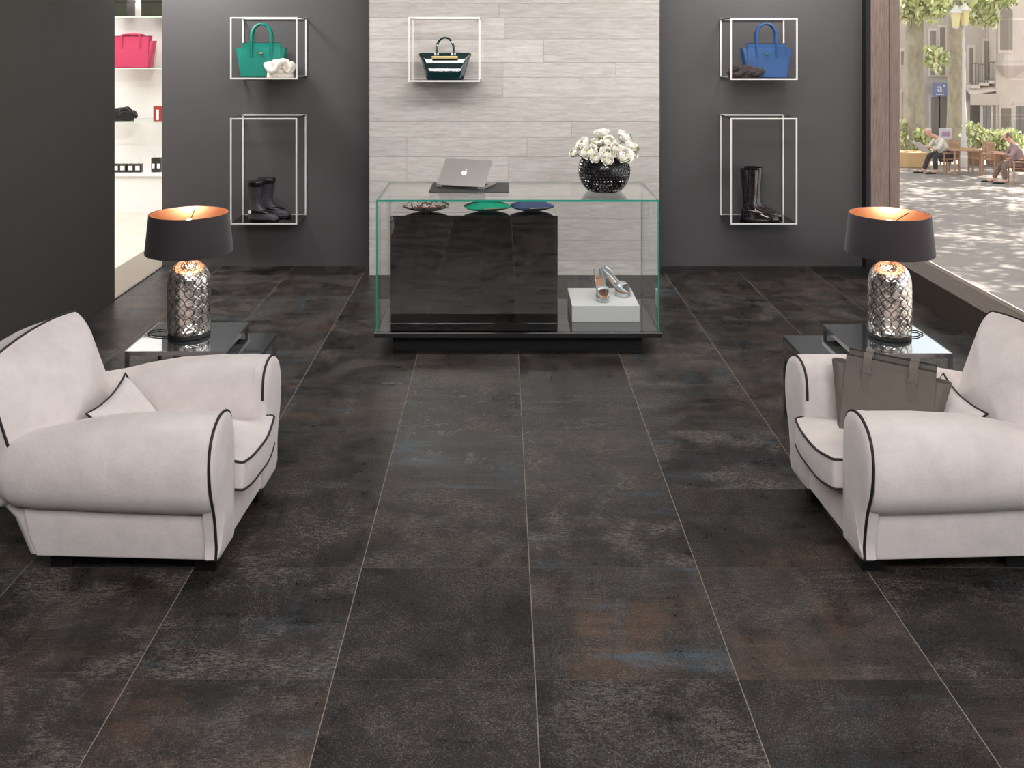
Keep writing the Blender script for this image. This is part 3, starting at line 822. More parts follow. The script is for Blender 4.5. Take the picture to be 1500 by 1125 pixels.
# roses
M['petal'] = pmat('petal', (252, 249, 240), .55, sheen=.2)
M['petalc'] = pmat('petal_core', (226, 218, 150), .6)
M['leaf'] = pmat('rose_leaf', (104, 132, 66), .5, vary=.3, vscale=30)
M['stem'] = pmat('rose_stem', (86, 112, 60), .6)
def rose_mesh(seed, r):
    rg = random.Random(seed); b = BM()
    for n, rad, top, sp in ((3, .30, 72, 1.15), (4, .46, 60, 1.0), (5, .62, 48, .88), (6, .80, 34, .74), (7, .98, 16, .62)):
        ph = rg.uniform(0, 6.28)
        for k in range(n):
            a0 = ph+2*PI*k/n+rg.uniform(-.1, .1); tp = top+rg.uniform(-7, 7); rk = rad*rg.uniform(.94, 1.06); rows = []
            for i in range(8):
                q = i/7; el = R(-70+(tp+70)*q); curl = .13*rk*max(0, (q-.72)/.28)**1.6; row = []
                for j in range(9):
                    u = j/8*2-1; wv = sp*(.35+.65*math.sin(PI*min(1, .12+.62*q)))
                    a = a0+u*wv
                    drop = R(26)*u*u*q**2
                    e2 = el-drop; rr_ = rk*(1+.05*u*(1 if k % 2 else -1))
                    hz = rr_*math.cos(e2)+curl
                    rows_ = (r*hz*math.cos(a), r*hz*math.sin(a), r*(rr_*math.sin(e2)*.82+.05+.012*math.sin(9*u+k)*q-curl*.5))
                    row.append(rows_)
                rows.append(row)
            loft(b, rows, cap=False, closed=False)
    return b
def rose(label, px, py, Y, rpx, tilt, seed, bud=False):
    c = P(px, py, Y); r = rpx/F*Y*1.08
    t = thing('white_rose', label, 'rose', c, group='white roses in the black vase')
    d = Vector((c.x-VX, c.y-VY, .10)); d = (d.normalized()+Vector((0, -.55 if tilt else -.3, .45))).normalized()
    rm = d.to_track_quat('Z', 'Y').to_matrix().to_4x4()
    b = rose_mesh(seed, r); bmesh.ops.transform(b, matrix=rm, verts=b.verts); obj('petals', b, M['petal'], t, angle=180)
    b = BM(); lathe(b, [(r*.05, -.1*r), (r*.14, .0), (r*.14, r*.16), (r*.06, r*.24)], 10); bmesh.ops.transform(b, matrix=rm, verts=b.verts); obj('heart', b, M['petalc'], t)
    b = BM(); e = Vector((VX, VY, zt+.10))-c; mid = e*.5+Vector((0, 0, .02)); tube(b, [Vector(d)*-.12*r, mid*.5+Vector(d)*-r*.4, mid+e*.1, e], .003, 6); obj('stem', b, M['stem'], t)
    b = BM()
    rg = random.Random(seed+50)
    for k in range(2):
        dd = Vector((rg.uniform(-1, 1), rg.uniform(-1, .4), rg.uniform(-.5, .6)))
        star_quad(b, Vector(d)*-.3*r+dd*r*.9, dd+Vector((0, -.8, .3)), Vector((0, 0, 1)), r*.4)
    obj('leaves', b, M['leaf'], t, False, recalc=False)
    return t
blooms = [(882, 193.5, 6.15, 11, 0, 'topmost'), (892.5, 206.5, 6.06, 9, 1, 'centre upper'), (916, 200, 6.12, 12, 0, 'tall right'), (925, 212, 6.08, 11, 0, 'far right'),
          (914, 227, 5.99, 12, 1, 'large right, low over the vase rim'), (889.5, 225, 5.985, 10.5, 1, 'open front with yellow heart'), (863, 222, 6.02, 11, 1, 'large left, low over the vase rim'), (853, 210, 6.1, 10, 0, 'pinkish upper left'),
          (840.5, 223, 6.1, 7.5, 0, 'small outermost left'), (878, 208, 6.12, 8, 0, 'small one above the middle'), (902.5, 216, 6.0, 8, 1, 'small one between the middle and right blooms'), (926, 223, 6.05, 9, 0, 'lowest at far right'),
          (890, 234, 5.96, 8, 1, 'lowest at the middle of the rim'), (872, 231, 5.98, 7.5, 1, 'small one low, left of the middle'), (868, 207, 6.2, 8, 0, 'back left, half hidden')]
for i, (px, py, Y, r, tl_, lab) in enumerate(blooms):
    rose('white rose in the black vase, %s' % lab if not lab.endswith('l') else 'white rose in the black vase, %s' % lab, px, py, Y, r, tl_, 100+i)
# filler greenery
b = BM(); rg = random.Random(4)
for k in range(90):
    a = rg.uniform(0, 6.28); q = rg.uniform(0, 1)**.5; c = Vector((VX-.005+.17*q*math.cos(a), VY+.10*q*math.sin(a), zt+.235+.09*(1-q*q)*rg.random()))
    star_quad(b, c, (rg.uniform(-1, 1), rg.uniform(-1.4, .2), rg.uniform(-.2, 1)), (0, 0, 1), rg.uniform(.010, .018), mi=rg.choice((0, 1, 1)))
g_ = obj('bouquet_foliage', b, [M['leaf'], pmat('pale_leaf', (176, 190, 120), .6)], None, False, recalc=False); tag(g_, 'small green and yellowish leaves tucked between the white roses in the vase', 'foliage', kind='stuff')

# ================================================================= ARMCHAIRS
def armchair(label, loc, rz):
    t = thing('armchair', label, 'armchair', loc, (0, 0, rz), 'pale velvet club armchairs')
    fab, pip = M['fabric'], M['piping']
    # base
    b = BM(); rings = []
    for z, xb, yo in ((.068, -.640, .338), (.075, -.645, .342), (.15, -.662, .350), (.25, -.682, .362), (.27, -.68, .355)):
        rings.append([(xb+.0, -yo, z), (xb, -yo*.3, z), (xb, yo*.3, z), (xb, yo, z), (-.02, yo, z), (-.02, yo*.3, z), (-.02, -yo*.3, z), (-.02, -yo, z)])
    loft(b, rings); bmesh.ops.bevel(b, geom=[e for e in b.edges if abs((e.verts[0].co-e.verts[1].co).z) > .03 or True and e.is_manifold and e.calc_face_angle(0) > .7], offset=.008, segments=2, affect='EDGES')
    obj('base', b, fab, t)
    # front rail between the arm fronts
    b = BM(); box(b, -.06, .004, -.215, .215, .070, .262, .012, 3); obj('front_rail', b, fab, t)
    # arms
    for s in (-1, 1):
        b = BM(); rings = []
        sec = [(.004, .236, .562, .112, .312), (-.012, .230, .566, .119, .310), (-.05, .228, .566, .121, .309), (-.2, .228, .564, .123, .308), (-.38, .230, .550, .124, .306), (-.52, .234, .524, .122, .303), (-.62, .232, .500, .119, .300), (-.70, .238, .486, .114, .298), (-.745, .258, .477, .105, .294), (-.775, .295, .468, .088, .29), (-.79, .340, .455, .062, .285), (-.796, .375, .432, .025, .285)]
        rg = random.Random(7 if s > 0 else 9)
        for x, z0, z1, a, yc in sec:
            zc, h = (z0+z1)/2, (z1-z0)/2
            ring = []
            for u, v in se(a, h, 2.45, 40):
                # outer face fuller low down, inner face flatter
                bulge = .012*math.cos(PI*(v/h)/2) if u > 0 else 0
                wr = .0032*math.sin(v*190+x*16)*max(0, 1-abs(x+.045)/.07)
                ring.append((x, s*(yc+u+bulge+wr), zc+v))
            rings.append(ring)
        loft(b, rings); obj('arm', b, fab, t)
        # arm front panel with dark piping
        out = [(.19, .07), (.35, .07), (.356, .12), (.372, .21), (.388, .262), (.418, .335), (.432, .42), (.424, .485), (.395, .53), (.345, .560), (.295, .567), (.245, .556), (.208, .525), (.192, .47), (.19, .40), (.19, .30), (.19, .18)]
        # smooth the outline
        sm = []
        m_ = len(out)
        for i in range(m_):
            p0, p1, p2, p3 = [Vector(out[(i+k-1) % m_]) for k in range(4)]
            for q in (0, .33, .66):
                if i in (0, 16): v = p1.lerp(p2, q)
                else: v = .5*((2*p1)+(-p0+p2)*q+(2*p0-5*p1+4*p2-p3)*q*q+(-p0+3*p1-3*p2+p3)*q**3)
                sm.append(v)
        cy, cz = .305, .34
        b = BM(); rings = []
        def sc(k, x): return [(x, s*(cy+(p.x-cy)*(k if k > .5 else k)), cz+(p.y-cz)*(k if p.y > .1 else min(1, k+.0))) for p in sm]
        rings = [sc(1., -.03), sc(1.0, .006), sc(.985, .013), sc(.95, .018), sc(.85, .024), sc(.5, .030), sc(.1, .032)]
        loft(b, rings); pan = obj('arm_front', b, fab, t)
        b = BM(); pts = [(.009, s*(p.x+.0), p.y) for p in sm if not (p.x < .2 and p.y < .42) and not (p.y < .071 and p.x < .345)]
        tube(b, pts, .0052, 8); obj('piping', b, pip, pan)
    # seat cushion
    def fseat(v):
        x, y, z = v
        q = max(0, (x+.0)/.32)
        sag = -.022*math.exp(-((abs(y)-.0)/.10)**2)*max(0, q)*(1 if z > 0 else .6)
        z2 = z+sag+.006*math.sin(y*26+x*6)*max(0, q)+.004*math.sin(x*40+y*11)*(1 if z > .03 else 0)
        x2 = x+.014*math.cos(y/.19*PI/2)*max(0, q)
        return (x2-.268, y, z2+.302)
    b = BM(); l1, l2 = cushion(b, .325, .203, .104, .014, .026, .0, fseat, p=3, band=.01); cu = obj('seat_cushion', b, fab, t)
    for L1 in (l1, l2):
        b = BM(); tube(b, L1, .0048, 8, closed=True); obj('piping', b, pip, cu)
    # backrest: box cushion standing up; outline in (y,z), thickness along x, leaning back
    lean = R(-19)
    def fback(v):
        # v.x -> local up, v.y -> width, v.z -> forward
        up, wd, fw = v.x, v.y, v.z
        k = (up+.27)/.54
        wd *= (1.0 - .06*k)
        cx = -.80; cz = .50
        x = cx+fw*math.cos(lean)+up*math.sin(lean); z = cz-fw*math.sin(lean)+up*math.cos(lean)
        z -= .035*(wd/.36)**2*k
        return (x, wd, z)
    b = BM(); l1, l2 = cushion(b, .262, .375, .12, .05, .135, .03, fback, p=2.1); bk = obj('backrest', b, fab, t)
    for L1 in (l1, l2):
        b = BM(); tube(b, L1, .0048, 8, closed=True); obj('piping', b, pip, bk)
    # outside back
    b = BM(); rings = []
    for z, x0, x1, w_ in ((.07, -.68, -.60, .335), (.2, -.73, -.60, .345), (.35, -.86, -.66, .36), (.5, -.925, -.74, .35), (.62, -.965, -.82, .33), (.67, -.965, -.86, .31)):
        rings.append([((x0+x1)/2+u, v, z) for u, v in rr((x1-x0)/2, w_, .035, 5)])
    loft(b, rings); obj('outer_back', b, fab, t)
    for x, y in ((-.05, .252), (-.05, -.252), (-.575, .252), (-.575, -.252)):
        b = BM(); box(b, x-.045, x+.035, y-.035, y+.035, 0, .074, .003); obj('leg', b, M['legblack'], t, False)
    return t
armchair('pale velvet armchair with dark piping on the left, facing right', (-.985, 3.738, 0), R(-2.7))
armchair('pale velvet armchair on the right, facing left, with a handbag on its seat', (1.253, 3.738, 0), R(182.7))

def pillow(label, loc, rot, s=.17, th=.06):
    t = thing('scatter_cushion', label, 'cushion', loc, rot, 'scatter cushions on the armchairs')
    b = BM(); n = 16; top = []; edge = []
    def pt(i, j, sg):
        u, v = i/n*2-1, j/n*2-1
        e = (1-u*u)*(1-v*v)
        pin = 1-.10*((1-u*u)*abs(v)**3+(1-v*v)*abs(u)**3)
        k = s*(1-.15*(1-v*v)*abs(u)) ; k2 = s*(1-.15*(1-u*u)*abs(v))
        return (u*k, v*k2, sg*th*max(0, e)**.42*(1+.0))
    for sg in (-1, 1):
        V = [[b.verts.new(pt(i, j, sg)) for j in range(n+1)] for i in range(n+1)]
        for i in range(n):
            for j in range(n): b.faces.new((V[i][j], V[i+1][j], V[i+1][j+1], V[i][j+1]))
    bmesh.ops.remove_doubles(b, verts=b.verts, dist=.0004)
    o = obj('cover', b, M['fabric'], t, angle=80)
    per = [pt(i, 0, 0) for i in range(n)]+[pt(n, j, 0) for j in range(n)]+[pt(n-i, n, 0) for i in range(n)]+[pt(0, n-j, 0) for j in range(n)]
    b = BM(); tube(b, [(x, y, 0) for x, y, z in per], .0045, 8, closed=True); obj('piping', b, M['piping'], t)
    return t
pillow('small pale cushion with dark piping leaning in the left armchair', (-1.447, 3.785, .40), (R(17), R(52), R(6)), .145, .055)
pillow('small pale cushion with dark piping behind the taupe handbag in the right armchair', (1.71, 3.785, .40), (R(17), R(-52), R(-6)), .145, .055)

# ================================================================= SIDE TABLES
def side_table(label, x0, x1, y0, y1, h, group, foot=True):
    t = thing('side_table', label, 'side table', ((x0+x1)/2, (y0+y1)/2, 0), group=group)
    w, d, r = (x1-x0)/2, (y1-y0)/2, .0085
    b = BM(); box(b, -w+.004, w-.004, -d+.004, d-.004, h-.007, h-.0005); obj('glass_top', b, M['blackglass'], t, False)
    b = BM()
    for s in (-1, 1):
        box(b, -w, w, s*d-r*s-r, s*d-r*s+r, h-.02, h-.0001); box(b, s*w-r*s-r, s*w-r*s+r, -d+2*r, d-2*r, h-.02, h-.0001)
    # keep the glass visible: rim only as wide as 4 mm on top
    bmesh.ops.delete(b, geom=list(b.verts), context='VERTS')
    for s in (-1, 1):
        box(b, -w, w, min(s*d, s*(d-.005)), max(s*d, s*(d-.005)), h-.02, h); box(b, min(s*w, s*(w-.005)), max(s*w, s*(w-.005)), -d+.005, d-.005, h-.02, h)
    obj('rim', b, M['tablechrome'], t, False)
    for sx in (-1, 1):
        for sy in (-1, 1):
            b = BM(); cx, cy = sx*(w-r), sy*(d-r); box(b, cx-r, cx+r, cy-r, cy+r, 0, h-.02); obj('leg', b, M['tablechrome'], t, False)
    if foot:
        for sx in (-1, 1):
            b = BM(); cx = sx*(w-r); box(b, cx-r, cx+r, -d+2*r, d-2*r, 0, 2*r*.7); obj('foot_bar', b, M['tablechrome'], t, False)
    return t
GT = 'nesting side tables with black glass tops'
side_table('taller black glass side table under the left lamp', -1.709, -1.258, 4.405, 4.848, .47, GT)
side_table('lower black glass side table tucked under the taller left one', -1.515, -1.119, 4.44, 4.832, .419, GT)
side_table('taller black glass side table under the right lamp', 1.589, 2.030, 4.374, 4.82, .47, GT)
side_table('lower black glass side table tucked under the taller right one', 1.391, 1.79, 4.42, 4.808, .419, GT)

# ================================================================= LAMPS
def mercury_mat():
    m, nt, p = newmat('mercury_glass'); L = nt.links
    tc = N(nt, 'ShaderNodeTexCoord')
    uv = N(nt, 'ShaderNodeUVMap'); 
    mp = N(nt, 'ShaderNodeMapping'); L.new(uv.outputs[0], mp.inputs[0])
    sp = N(nt, 'ShaderNodeSeparateXYZ'); L.new(mp.outputs[0], sp.inputs[0])
    def mt(op, a, b_=None, c=None):
        n = N(nt, 'ShaderNodeMath', operation=op)
        for i, v in enumerate((a, b_, c)):
            if v is None: continue
            if isinstance(v, (int, float)): n.inputs[i].default_value = v
            else: L.new(v, n.inputs[i])
        return n.outputs[0]
    U, V = mt('MULTIPLY', sp.outputs[0], 15.), mt('MULTIPLY', sp.outputs[1], 8.)
    # ogee net: |sin| lattice
    wob = mt('MULTIPLY', mt('SINE', mt('MULTIPLY', V, 2*PI)), .12)
    a = mt('ABSOLUTE', mt('SINE', mt('MULTIPLY', mt('ADD', mt('ADD', U, wob), V), PI/1.0)))
    c = mt('ABSOLUTE', mt('SINE', mt('MULTIPLY', mt('SUBTRACT', mt('SUBTRACT', U, wob), V), PI/1.0)))
    mn = mt('MINIMUM', a, c)
    net = N(nt, 'ShaderNodeMapRange'); net.inputs['From Min'].default_value = .08; net.inputs['From Max'].default_value = .2; L.new(mn, net.inputs['Value'])
    n = N(nt, 'ShaderNodeTexNoise'); n.inputs['Scale'].default_value = 38; n.inputs['Detail'].default_value = 6; n.inputs['Roughness'].default_value = .75; L.new(tc.outputs['Object'], n.inputs['Vector'])
    cr = N(nt, 'ShaderNodeValToRGB'); e = cr.color_ramp.elements; e[0].position = .4; e[0].color = (*lin((150, 142, 134)), 1); e[1].position = .52; e[1].color = (*lin((240, 232, 226)), 1)
    L.new(n.outputs['Fac'], cr.inputs[0])
    mx = N(nt, 'ShaderNodeMix', data_type='RGBA'); L.new(net.outputs[0], mx.inputs['Factor'])
    ca = [q for q in mx.inputs if q.type == 'RGBA']; ca[0].default_value = (*lin((40, 38, 36)), 1); L.new(cr.outputs[0], ca[1])
    L.new([q for q in mx.outputs if q.type == 'RGBA'][0], p.inputs['Base Color'])
    p.inputs['Metallic'].default_value = .85; p.inputs['Roughness'].default_value = .16; p.inputs['Coat Weight'].default_value = .5
    dome = N(nt, 'ShaderNodeMapRange'); dome.inputs['From Max'].default_value = .8; L.new(mn, dome.inputs['Value'])
    hh = mt('ADD', mt('MULTIPLY', dome.outputs[0], 1.), mt('MULTIPLY', n.outputs['Fac'], .25))
    bp = N(nt, 'ShaderNodeBump'); bp.inputs['Strength'].default_value = .35; bp.inputs['Distance'].default_value = .003
    L.new(hh, bp.inputs['Height']); L.new(bp.outputs[0], p.inputs['Normal'])
    return m
M['mercury'] = mercury_mat()
M['bulb'] = pmat('lit_bulb', (255, 220, 180), .4, emit=(255, 214, 160), es=28)
def lamp(label, x, y, z, cable):
    t = thing('table_lamp', label, 'lamp', (x, y, z), group='mercury glass table lamps')
    b = BM(); lathe(b, [(.094, 0), (.098, .004), (.098, .014), (.094, .018)], 40); obj('foot', b, M['matteblack'], t)
    prof = [(.092, .018), (.098, .026), (.0995, .05), (.100, .12), (.100, .20), (.099, .25), (.096, .28), (.088, .308), (.074, .330), (.056, .345), (.038, .353), (.030, .357)]
    b = BM(); V = lathe(b, prof, 48, cap=False); uvl = b.loops.layers.uv.new('UVMap')
    cum = [0]
    for (r0, z0), (r1, z1) in zip(prof, prof[1:]): cum.append(cum[-1]+math.hypot(r1-r0, z1-z0))
    idx = {}
    for i, rg in enumerate(V):
        for j, v in enumerate(rg): idx[v] = (j/48, cum[i]/cum[-1])
    for f in b.faces:
        us = [idx[l.vert][0] for l in f.loops]; wrap = max(us)-min(us) > .5
        for l in f.loops:
            u, v = idx[l.vert]
            if wrap and u < .5: u += 1
            l[uvl].uv = (u, v)
    obj('glass_body', b, M['mercury'], t)
    b = BM(); lathe(b, [(.031, .352), (.031, .358), (.026, .362), (.026, .40), (.029, .403), (.029, .41), (.012, .412), (.012, .47), (.016, .472), (.016, .50)], 24); obj('copper_neck', b, M['copper'], t)
    z0, z1, r0, r1 = .399, .584, .202, .184
    b = BM(); lathe(b, [(r0, z0), (r0+.001, z0+.003), (r1, z1), (r1-.0025, z1), (r0-.003, z0+.003)], 64, cap=False); sh = obj('shade', b, M['shadeblack'], t)
    b = BM(); lathe(b, [(r0-.0045, z0+.004), (r1-.0045, z1-.001)], 64, cap=False); obj('copper_lining', b, M['copper'], sh)
    b = BM()
    for k in range(3):
        a = R(100+120*k) if x < 0 else R(40+120*k)
        tube(b, [((r1-.01)*math.cos(a), (r1-.01)*math.sin(a), z1-.02), (.015*math.cos(a), .015*math.sin(a), z1-.05)], .003, 6)
    lathe(b, [(.018, z1-.054), (.018, z1-.046)], 16); obj('shade_carrier', b, M['matteblack'], sh)
    b = BM(); lathe(b, [(.012, .50), (.018, .508), (.026, .520), (.027, .534), (.020, .546), (.008, .552)], 20); obj('bulb', b, M['bulb'], t)
    if cable:
        b = BM(); tube(b, [(p[0], p[1], max(.004, p[2])) for p in cable], .0028, 6); obj('cable', b, M['matteblack'], t)
    ld = bpy.data.lights.new('bulb_light', 'POINT'); ld.energy = 6; ld.color = (1, .88, .76); ld.shadow_soft_size = .03
    lo = bpy.data.objects.new('bulb_light', ld); COL.objects.link(lo); lo.parent = t; lo.location = (0, 0, .575)
    return t
lamp('copper lined table lamp with dark shade on the left side table', -1.492, 4.64, .4702, [(-.08, .03, .004), (-.12, .06, .004), (-.17, .075, .004), (-.205, .04, .004), (-.19, -.01, .004), (-.14, -.03, .004), (-.09, -.03, .004)])
lamp('copper lined table lamp with dark shade on the right side table', 1.843, 4.62, .4702, [(.08, .05, .004), (.12, .08, .004), (.16, .075, .004), (.172, .03, .004), (.13, -.01, .004), (.09, -.02, .004)])

# ================================================================= STREET OUTSIDE
GZ = -2.14
M['paving'] = pmat('street_paving', (142, 132, 126), .85, vary=.10, vscale=1.2)
M['bark'] = pmat('plane_bark', (168, 158, 138), .85, vary=.3, vscale=5, stretch=(1, 1, .5))
M['leafA'] = pmat('plane_leaf', (200, 206, 142), .6); M['leafB'] = pmat('plane_leaf_pale', (244, 242, 200), .6); M['leafC'] = pmat('plane_leaf_dark', (166, 176, 118), .6)
M['stone'] = pmat('facade_stone', (208, 196, 186), .85, vary=.07, vscale=2)
M['stone2'] = pmat('facade_plaster', (186, 178, 170), .9, vary=.06, vscale=1.4)
M['shut'] = pmat('shutter', (138, 128, 118), .7)
M['dwin'] = pmat('dark_window', (128, 124, 120), .3)
M['iron'] = pmat('iron_rail', (110, 104, 104), .6)
M['benchwood'] = pmat('bench_wood', (176, 140, 108), .7, vary=.1, vscale=9)
b = BM(); box(b, 3.29, 70, -12, 80, GZ-.2, GZ); struct('ground_street', b, M['paving'])
b = BM(); box(b, 3.30, 3.5, -2.4, 30, GZ, .05); box(b, 3.305, 3.42, 8.2, 30, .05, 3.2) if False else None; struct('wall_shopfront_base', b, M['stone2'])
b = BM(); box(b, 3.31, 6.2, -2.4, 11.5, 3.0, 3.14); struct('added_sun_block', b, M['stone2'])  # unseen slab added to keep direct sun out of the shop

def facade(name, label, Y, x0, x1, zt_, openings, mat, depth=.6, balconies=(), bays=(), tilt=0):
    t = thing(name, label, 'building', ((x0+x1)/2, Y, GZ), (0, 0, tilt))
    xc = (x0+x1)/2
    b = BM(); box(b, x0-xc, x1-xc, 0, 6, 0, zt_-GZ); obj('wall', b, mat, t, False)
    for (a, c, y0, y1, kind) in openings:
        xa, xb = (a-735)/F*Y-xc, (c-735)/F*Y-xc; z1 = 1.91-(y0-49)/F*Y-GZ; z0 = max(.02, 1.91-(y1-49)/F*Y-GZ)
        w_ = (xb-xa)/2; xm = (xa+xb)/2
        fr = BM()
        if kind == 'arch':
            pts = [(xm-w_, z0), (xm+w_, z0)]+[(xm+w_*math.cos(PI*i/14), z1-w_+w_*math.sin(PI*i/14)) for i in range(15)]
            pts2 = [(xm+(x-xm)*1.18, z0-.08 if z == z0 else z+(.09 if z > z1-w_ else 0)) for x, z in pts]
            loft(fr, [[(x, .02, z) for x, z in pts2], [(x, -.08, z) for x, z in pts2]])
            f_ = obj('window_surround', fr, M['stone'], t, False)
            g = BM(); loft(g, [[(x, -.07, z) for x, z in pts], [(x, -.10, z) for x, z in pts]])
            obj('shutter', g, M['shut'], f_, False)
        else:
            box(fr, xa-.09, xb+.09, -.06, .02, max(0.01, z0-.06), z1+.10); f_ = obj('window_surround', fr, M['stone'], t, False)
            g = BM(); box(g, xa, xb, -.075, -.05, z0, z1); obj('shutter' if kind == 's' else 'pane', g, M['shut'] if kind == 's' else M['dwin'], f_, False)
            g = BM()
            if kind == 's':
                nsl = max(3, int((z1-z0)/.09))
                for k in range(nsl): box(g, xa+.01, xb-.01, -.09, -.074, z0+(z1-z0)*k/nsl+.015, z0+(z1-z0)*(k+.75)/nsl)
            else:
                box(g, xm-.015, xm+.015, -.09, -.074, z0, z1); box(g, xa, xb, -.09, -.074, z0+(z1-z0)*.65, z0+(z1-z0)*.65+.04)
            obj('slats' if kind == 's' else 'glazing_bar', g, M['shut'], f_, False)
    for (a, c, yt, yb) in balconies:
        xa, xb = (a-735)/F*Y-xc, (c-735)/F*Y-xc; z1 = 1.91-(yt-49)/F*Y-GZ; z0 = 1.91-(yb-49)/F*Y-GZ
        g = BM(); box(g, xa-.05, xb+.05, -.55, .0, z0-.12, z0, .02); bal = obj('balcony', g, M['stone'], t, False)
        g = BM(); box(g, xa, xb, -.52, -.48, z1-.03, z1); box(g, xa, xb, -.52, -.48, z0+.05, z0+.08)
        nb = int((xb-xa)/.09)
        for k in range(nb+1): xx = xa+(xb-xa)*k/nb; box(g, xx-.01, xx+.01, -.51, -.49, z0, z1)
        obj('railing', g, M['iron'], bal, False)
    for (a, c, yt, yb) in bays:
        xa, xb = (a-735)/F*Y-xc, (c-735)/F*Y-xc; z1 = 1.91-(yt-49)/F*Y-GZ; z0 = 1.91-(yb-49)/F*Y-GZ
        g = BM(); box(g, xa, xb, -.5, 0, z0, z1, .02); loft(g, [[(xa-.1, -.6, z0), (xb+.1, -.6, z0), (xb+.1, 0, z0), (xa-.1, 0, z0)], [(xa-.1, -.6, z0+.1), (xb+.1, -.6, z0+.1), (xb+.1, 0, z0+.1), (xa-.1, 0, z0+.1)]])
        loft(g, [[(xa-.1, -.6, z0), (xb+.1, -.6, z0), (xb+.1, 0, z0), (xa-.1, 0, z0)], [(xa+.25, -.1, z0-.45), (xb-.25, -.1, z0-.45), (xb-.25, 0, z0-.45), (xa+.25, 0, z0-.45)]])
        obj('bay', g, M['stone'], t, False)
    return t
facade('townhouse', 'pale stone house with an arched window at the right of the view outside', 37.4, (1459-735)/F*37.4, 24, 12, [(1439, 1450, 155, 205, 'n'), (1466, 1480, 158, 208, 's'), (1487, 1499, 155, 208, 'n'), (1497, 1510, 15, 72, 's')], M['stone'], bays=[(1461, 1495, -30, 95)])
facade('townhouse', 'pale plastered house with iron balconies behind the right hand tree', 38., 18.15, (1459-735)/F*38, 9.5, [(1419, 1424, 70, 122, 's'), (1441, 1449, 60, 118, 's'), (1420, 1440, 152, 205, 'n'), (1456, 1460, 85, 112, 's')], M['stone2'], balconies=[(1415, 1424, 92, 124), (1426, 1437, 93, 120), (1440, 1450, 90, 117)])
facade('townhouse', 'grey house with a blue sign between the two tree trunks', 39., (1312-735)/F*39, 18.6, 9, [(1362, 1370, 45, 110, 'n'), (1376, 1383, 40, 110, 's'), (1363, 1374, 142, 200, 'n'), (1376, 1386, 140, 188, 's'), (1319, 1325, 75, 95, 'n'), (1320, 1325, 135, 185, 's')], M['stone2'])
# arched window belongs to the bay of the right house
bt = [o for o in bpy.data.objects if o.name.startswith('townhouse') and 'arched' in o.get('label', '')][0]
xc = bt.location.x; Y = 36.85
b = BM(); fr = BM(); xa, xb = (1465-735)/F*Y-xc, (1483-735)/F*Y-xc; z1 = 1.91-(10-49)/F*Y-GZ; z0 = 1.91-(73-49)/F*Y-GZ; w_ = (xb-xa)/2; xm = (xa+xb)/2
pts = [(xm-w_, z0), (xm+w_, z0)]+[(xm+w_*math.cos(PI*i/14), z1-w_+w_*math.sin(PI*i/14)) for i in range(15)]
pts2 = [(xm+(x-xm)*1.2, z0-.1 if z == z0 else z+.08) for x, z in pts]
loft(fr, [[(x, -.5, z) for x, z in pts2], [(x, -.56, z) for x, z in pts2]]); f_ = obj('window_surround', fr, M['stone'], bt, False)
loft(b, [[(x, -.55, z) for x, z in pts], [(x, -.575, z) for x, z in pts]]); obj('shutter', b, M['shut'], f_, False)
# awning over the shop door of the plastered house
t = thing('awning', 'small pale sloping awning over the shop door behind the right hand tree', 'awning', ((1436-735)/F*37.7, 37.95, 1.91-(134-49)/F*37.7))
b = BM(); loft(b, [[(-.55, 0, .22), (.45, 0, .32), (.45, 0, .29), (-.55, 0, .19)], [(-.6, -.7, -.08), (.45, -.7, .08), (.45, -.7, .05), (-.6, -.7, -.11)]]); obj('canopy', b, M['stone'], t, False)
b = BM(); box(b, -.6, .45, -.71, -.69, -.5, -.05); obj('valance', b, pmat('valance', (196, 184, 172), .8), t, False)
# blue sign
Ys = 38.5
t = thing('hanging_sign', 'blue square sign with a white letter a on the grey house', 'sign', ((1377.5-735)/F*Ys, Ys, 1.91-(131-49)/F*Ys))
b = BM(); box(b, -.29, .29, -.04, .04, -.28, .28, .01); obj('panel', b, pmat('sign_blue', (118, 126, 164), .5), t, False)
b = BM(); tube(b, [(.1, 0, .1), (.1, .5, .12)], .02, 6); obj('bracket', b, M['iron'], t)
def text(s, size, loc, m, parent):
    cu = bpy.data.curves.new('lettering', 'FONT'); cu.body = s; cu.size = size; cu.extrude = .004; cu.align_x = 'CENTER'; cu.align_y = 'CENTER'
    tmp = bpy.data.objects.new('tmp', cu); COL.objects.link(tmp); dg = bpy.context.evaluated_depsgraph_get(); me = bpy.data.meshes.new_from_object(tmp.evaluated_get(dg)); bpy.data.objects.remove(tmp)
    me.materials.clear(); me.materials.append(m); o = bpy.data.objects.new('lettering', me); COL.objects.link(o); o.parent = parent; o.location = loc; o.rotation_euler = (R(90), 0, 0)
    return o
text('a', .48, (-.04, -.046, .05), M['logo'], t)
b = BM(); box(b, .11, .15, -.048, -.04, .12, .17); box(b, -.20, .12, -.048, -.04, -.20, -.175); obj('sign_marks', b, M['logo'], t, False)

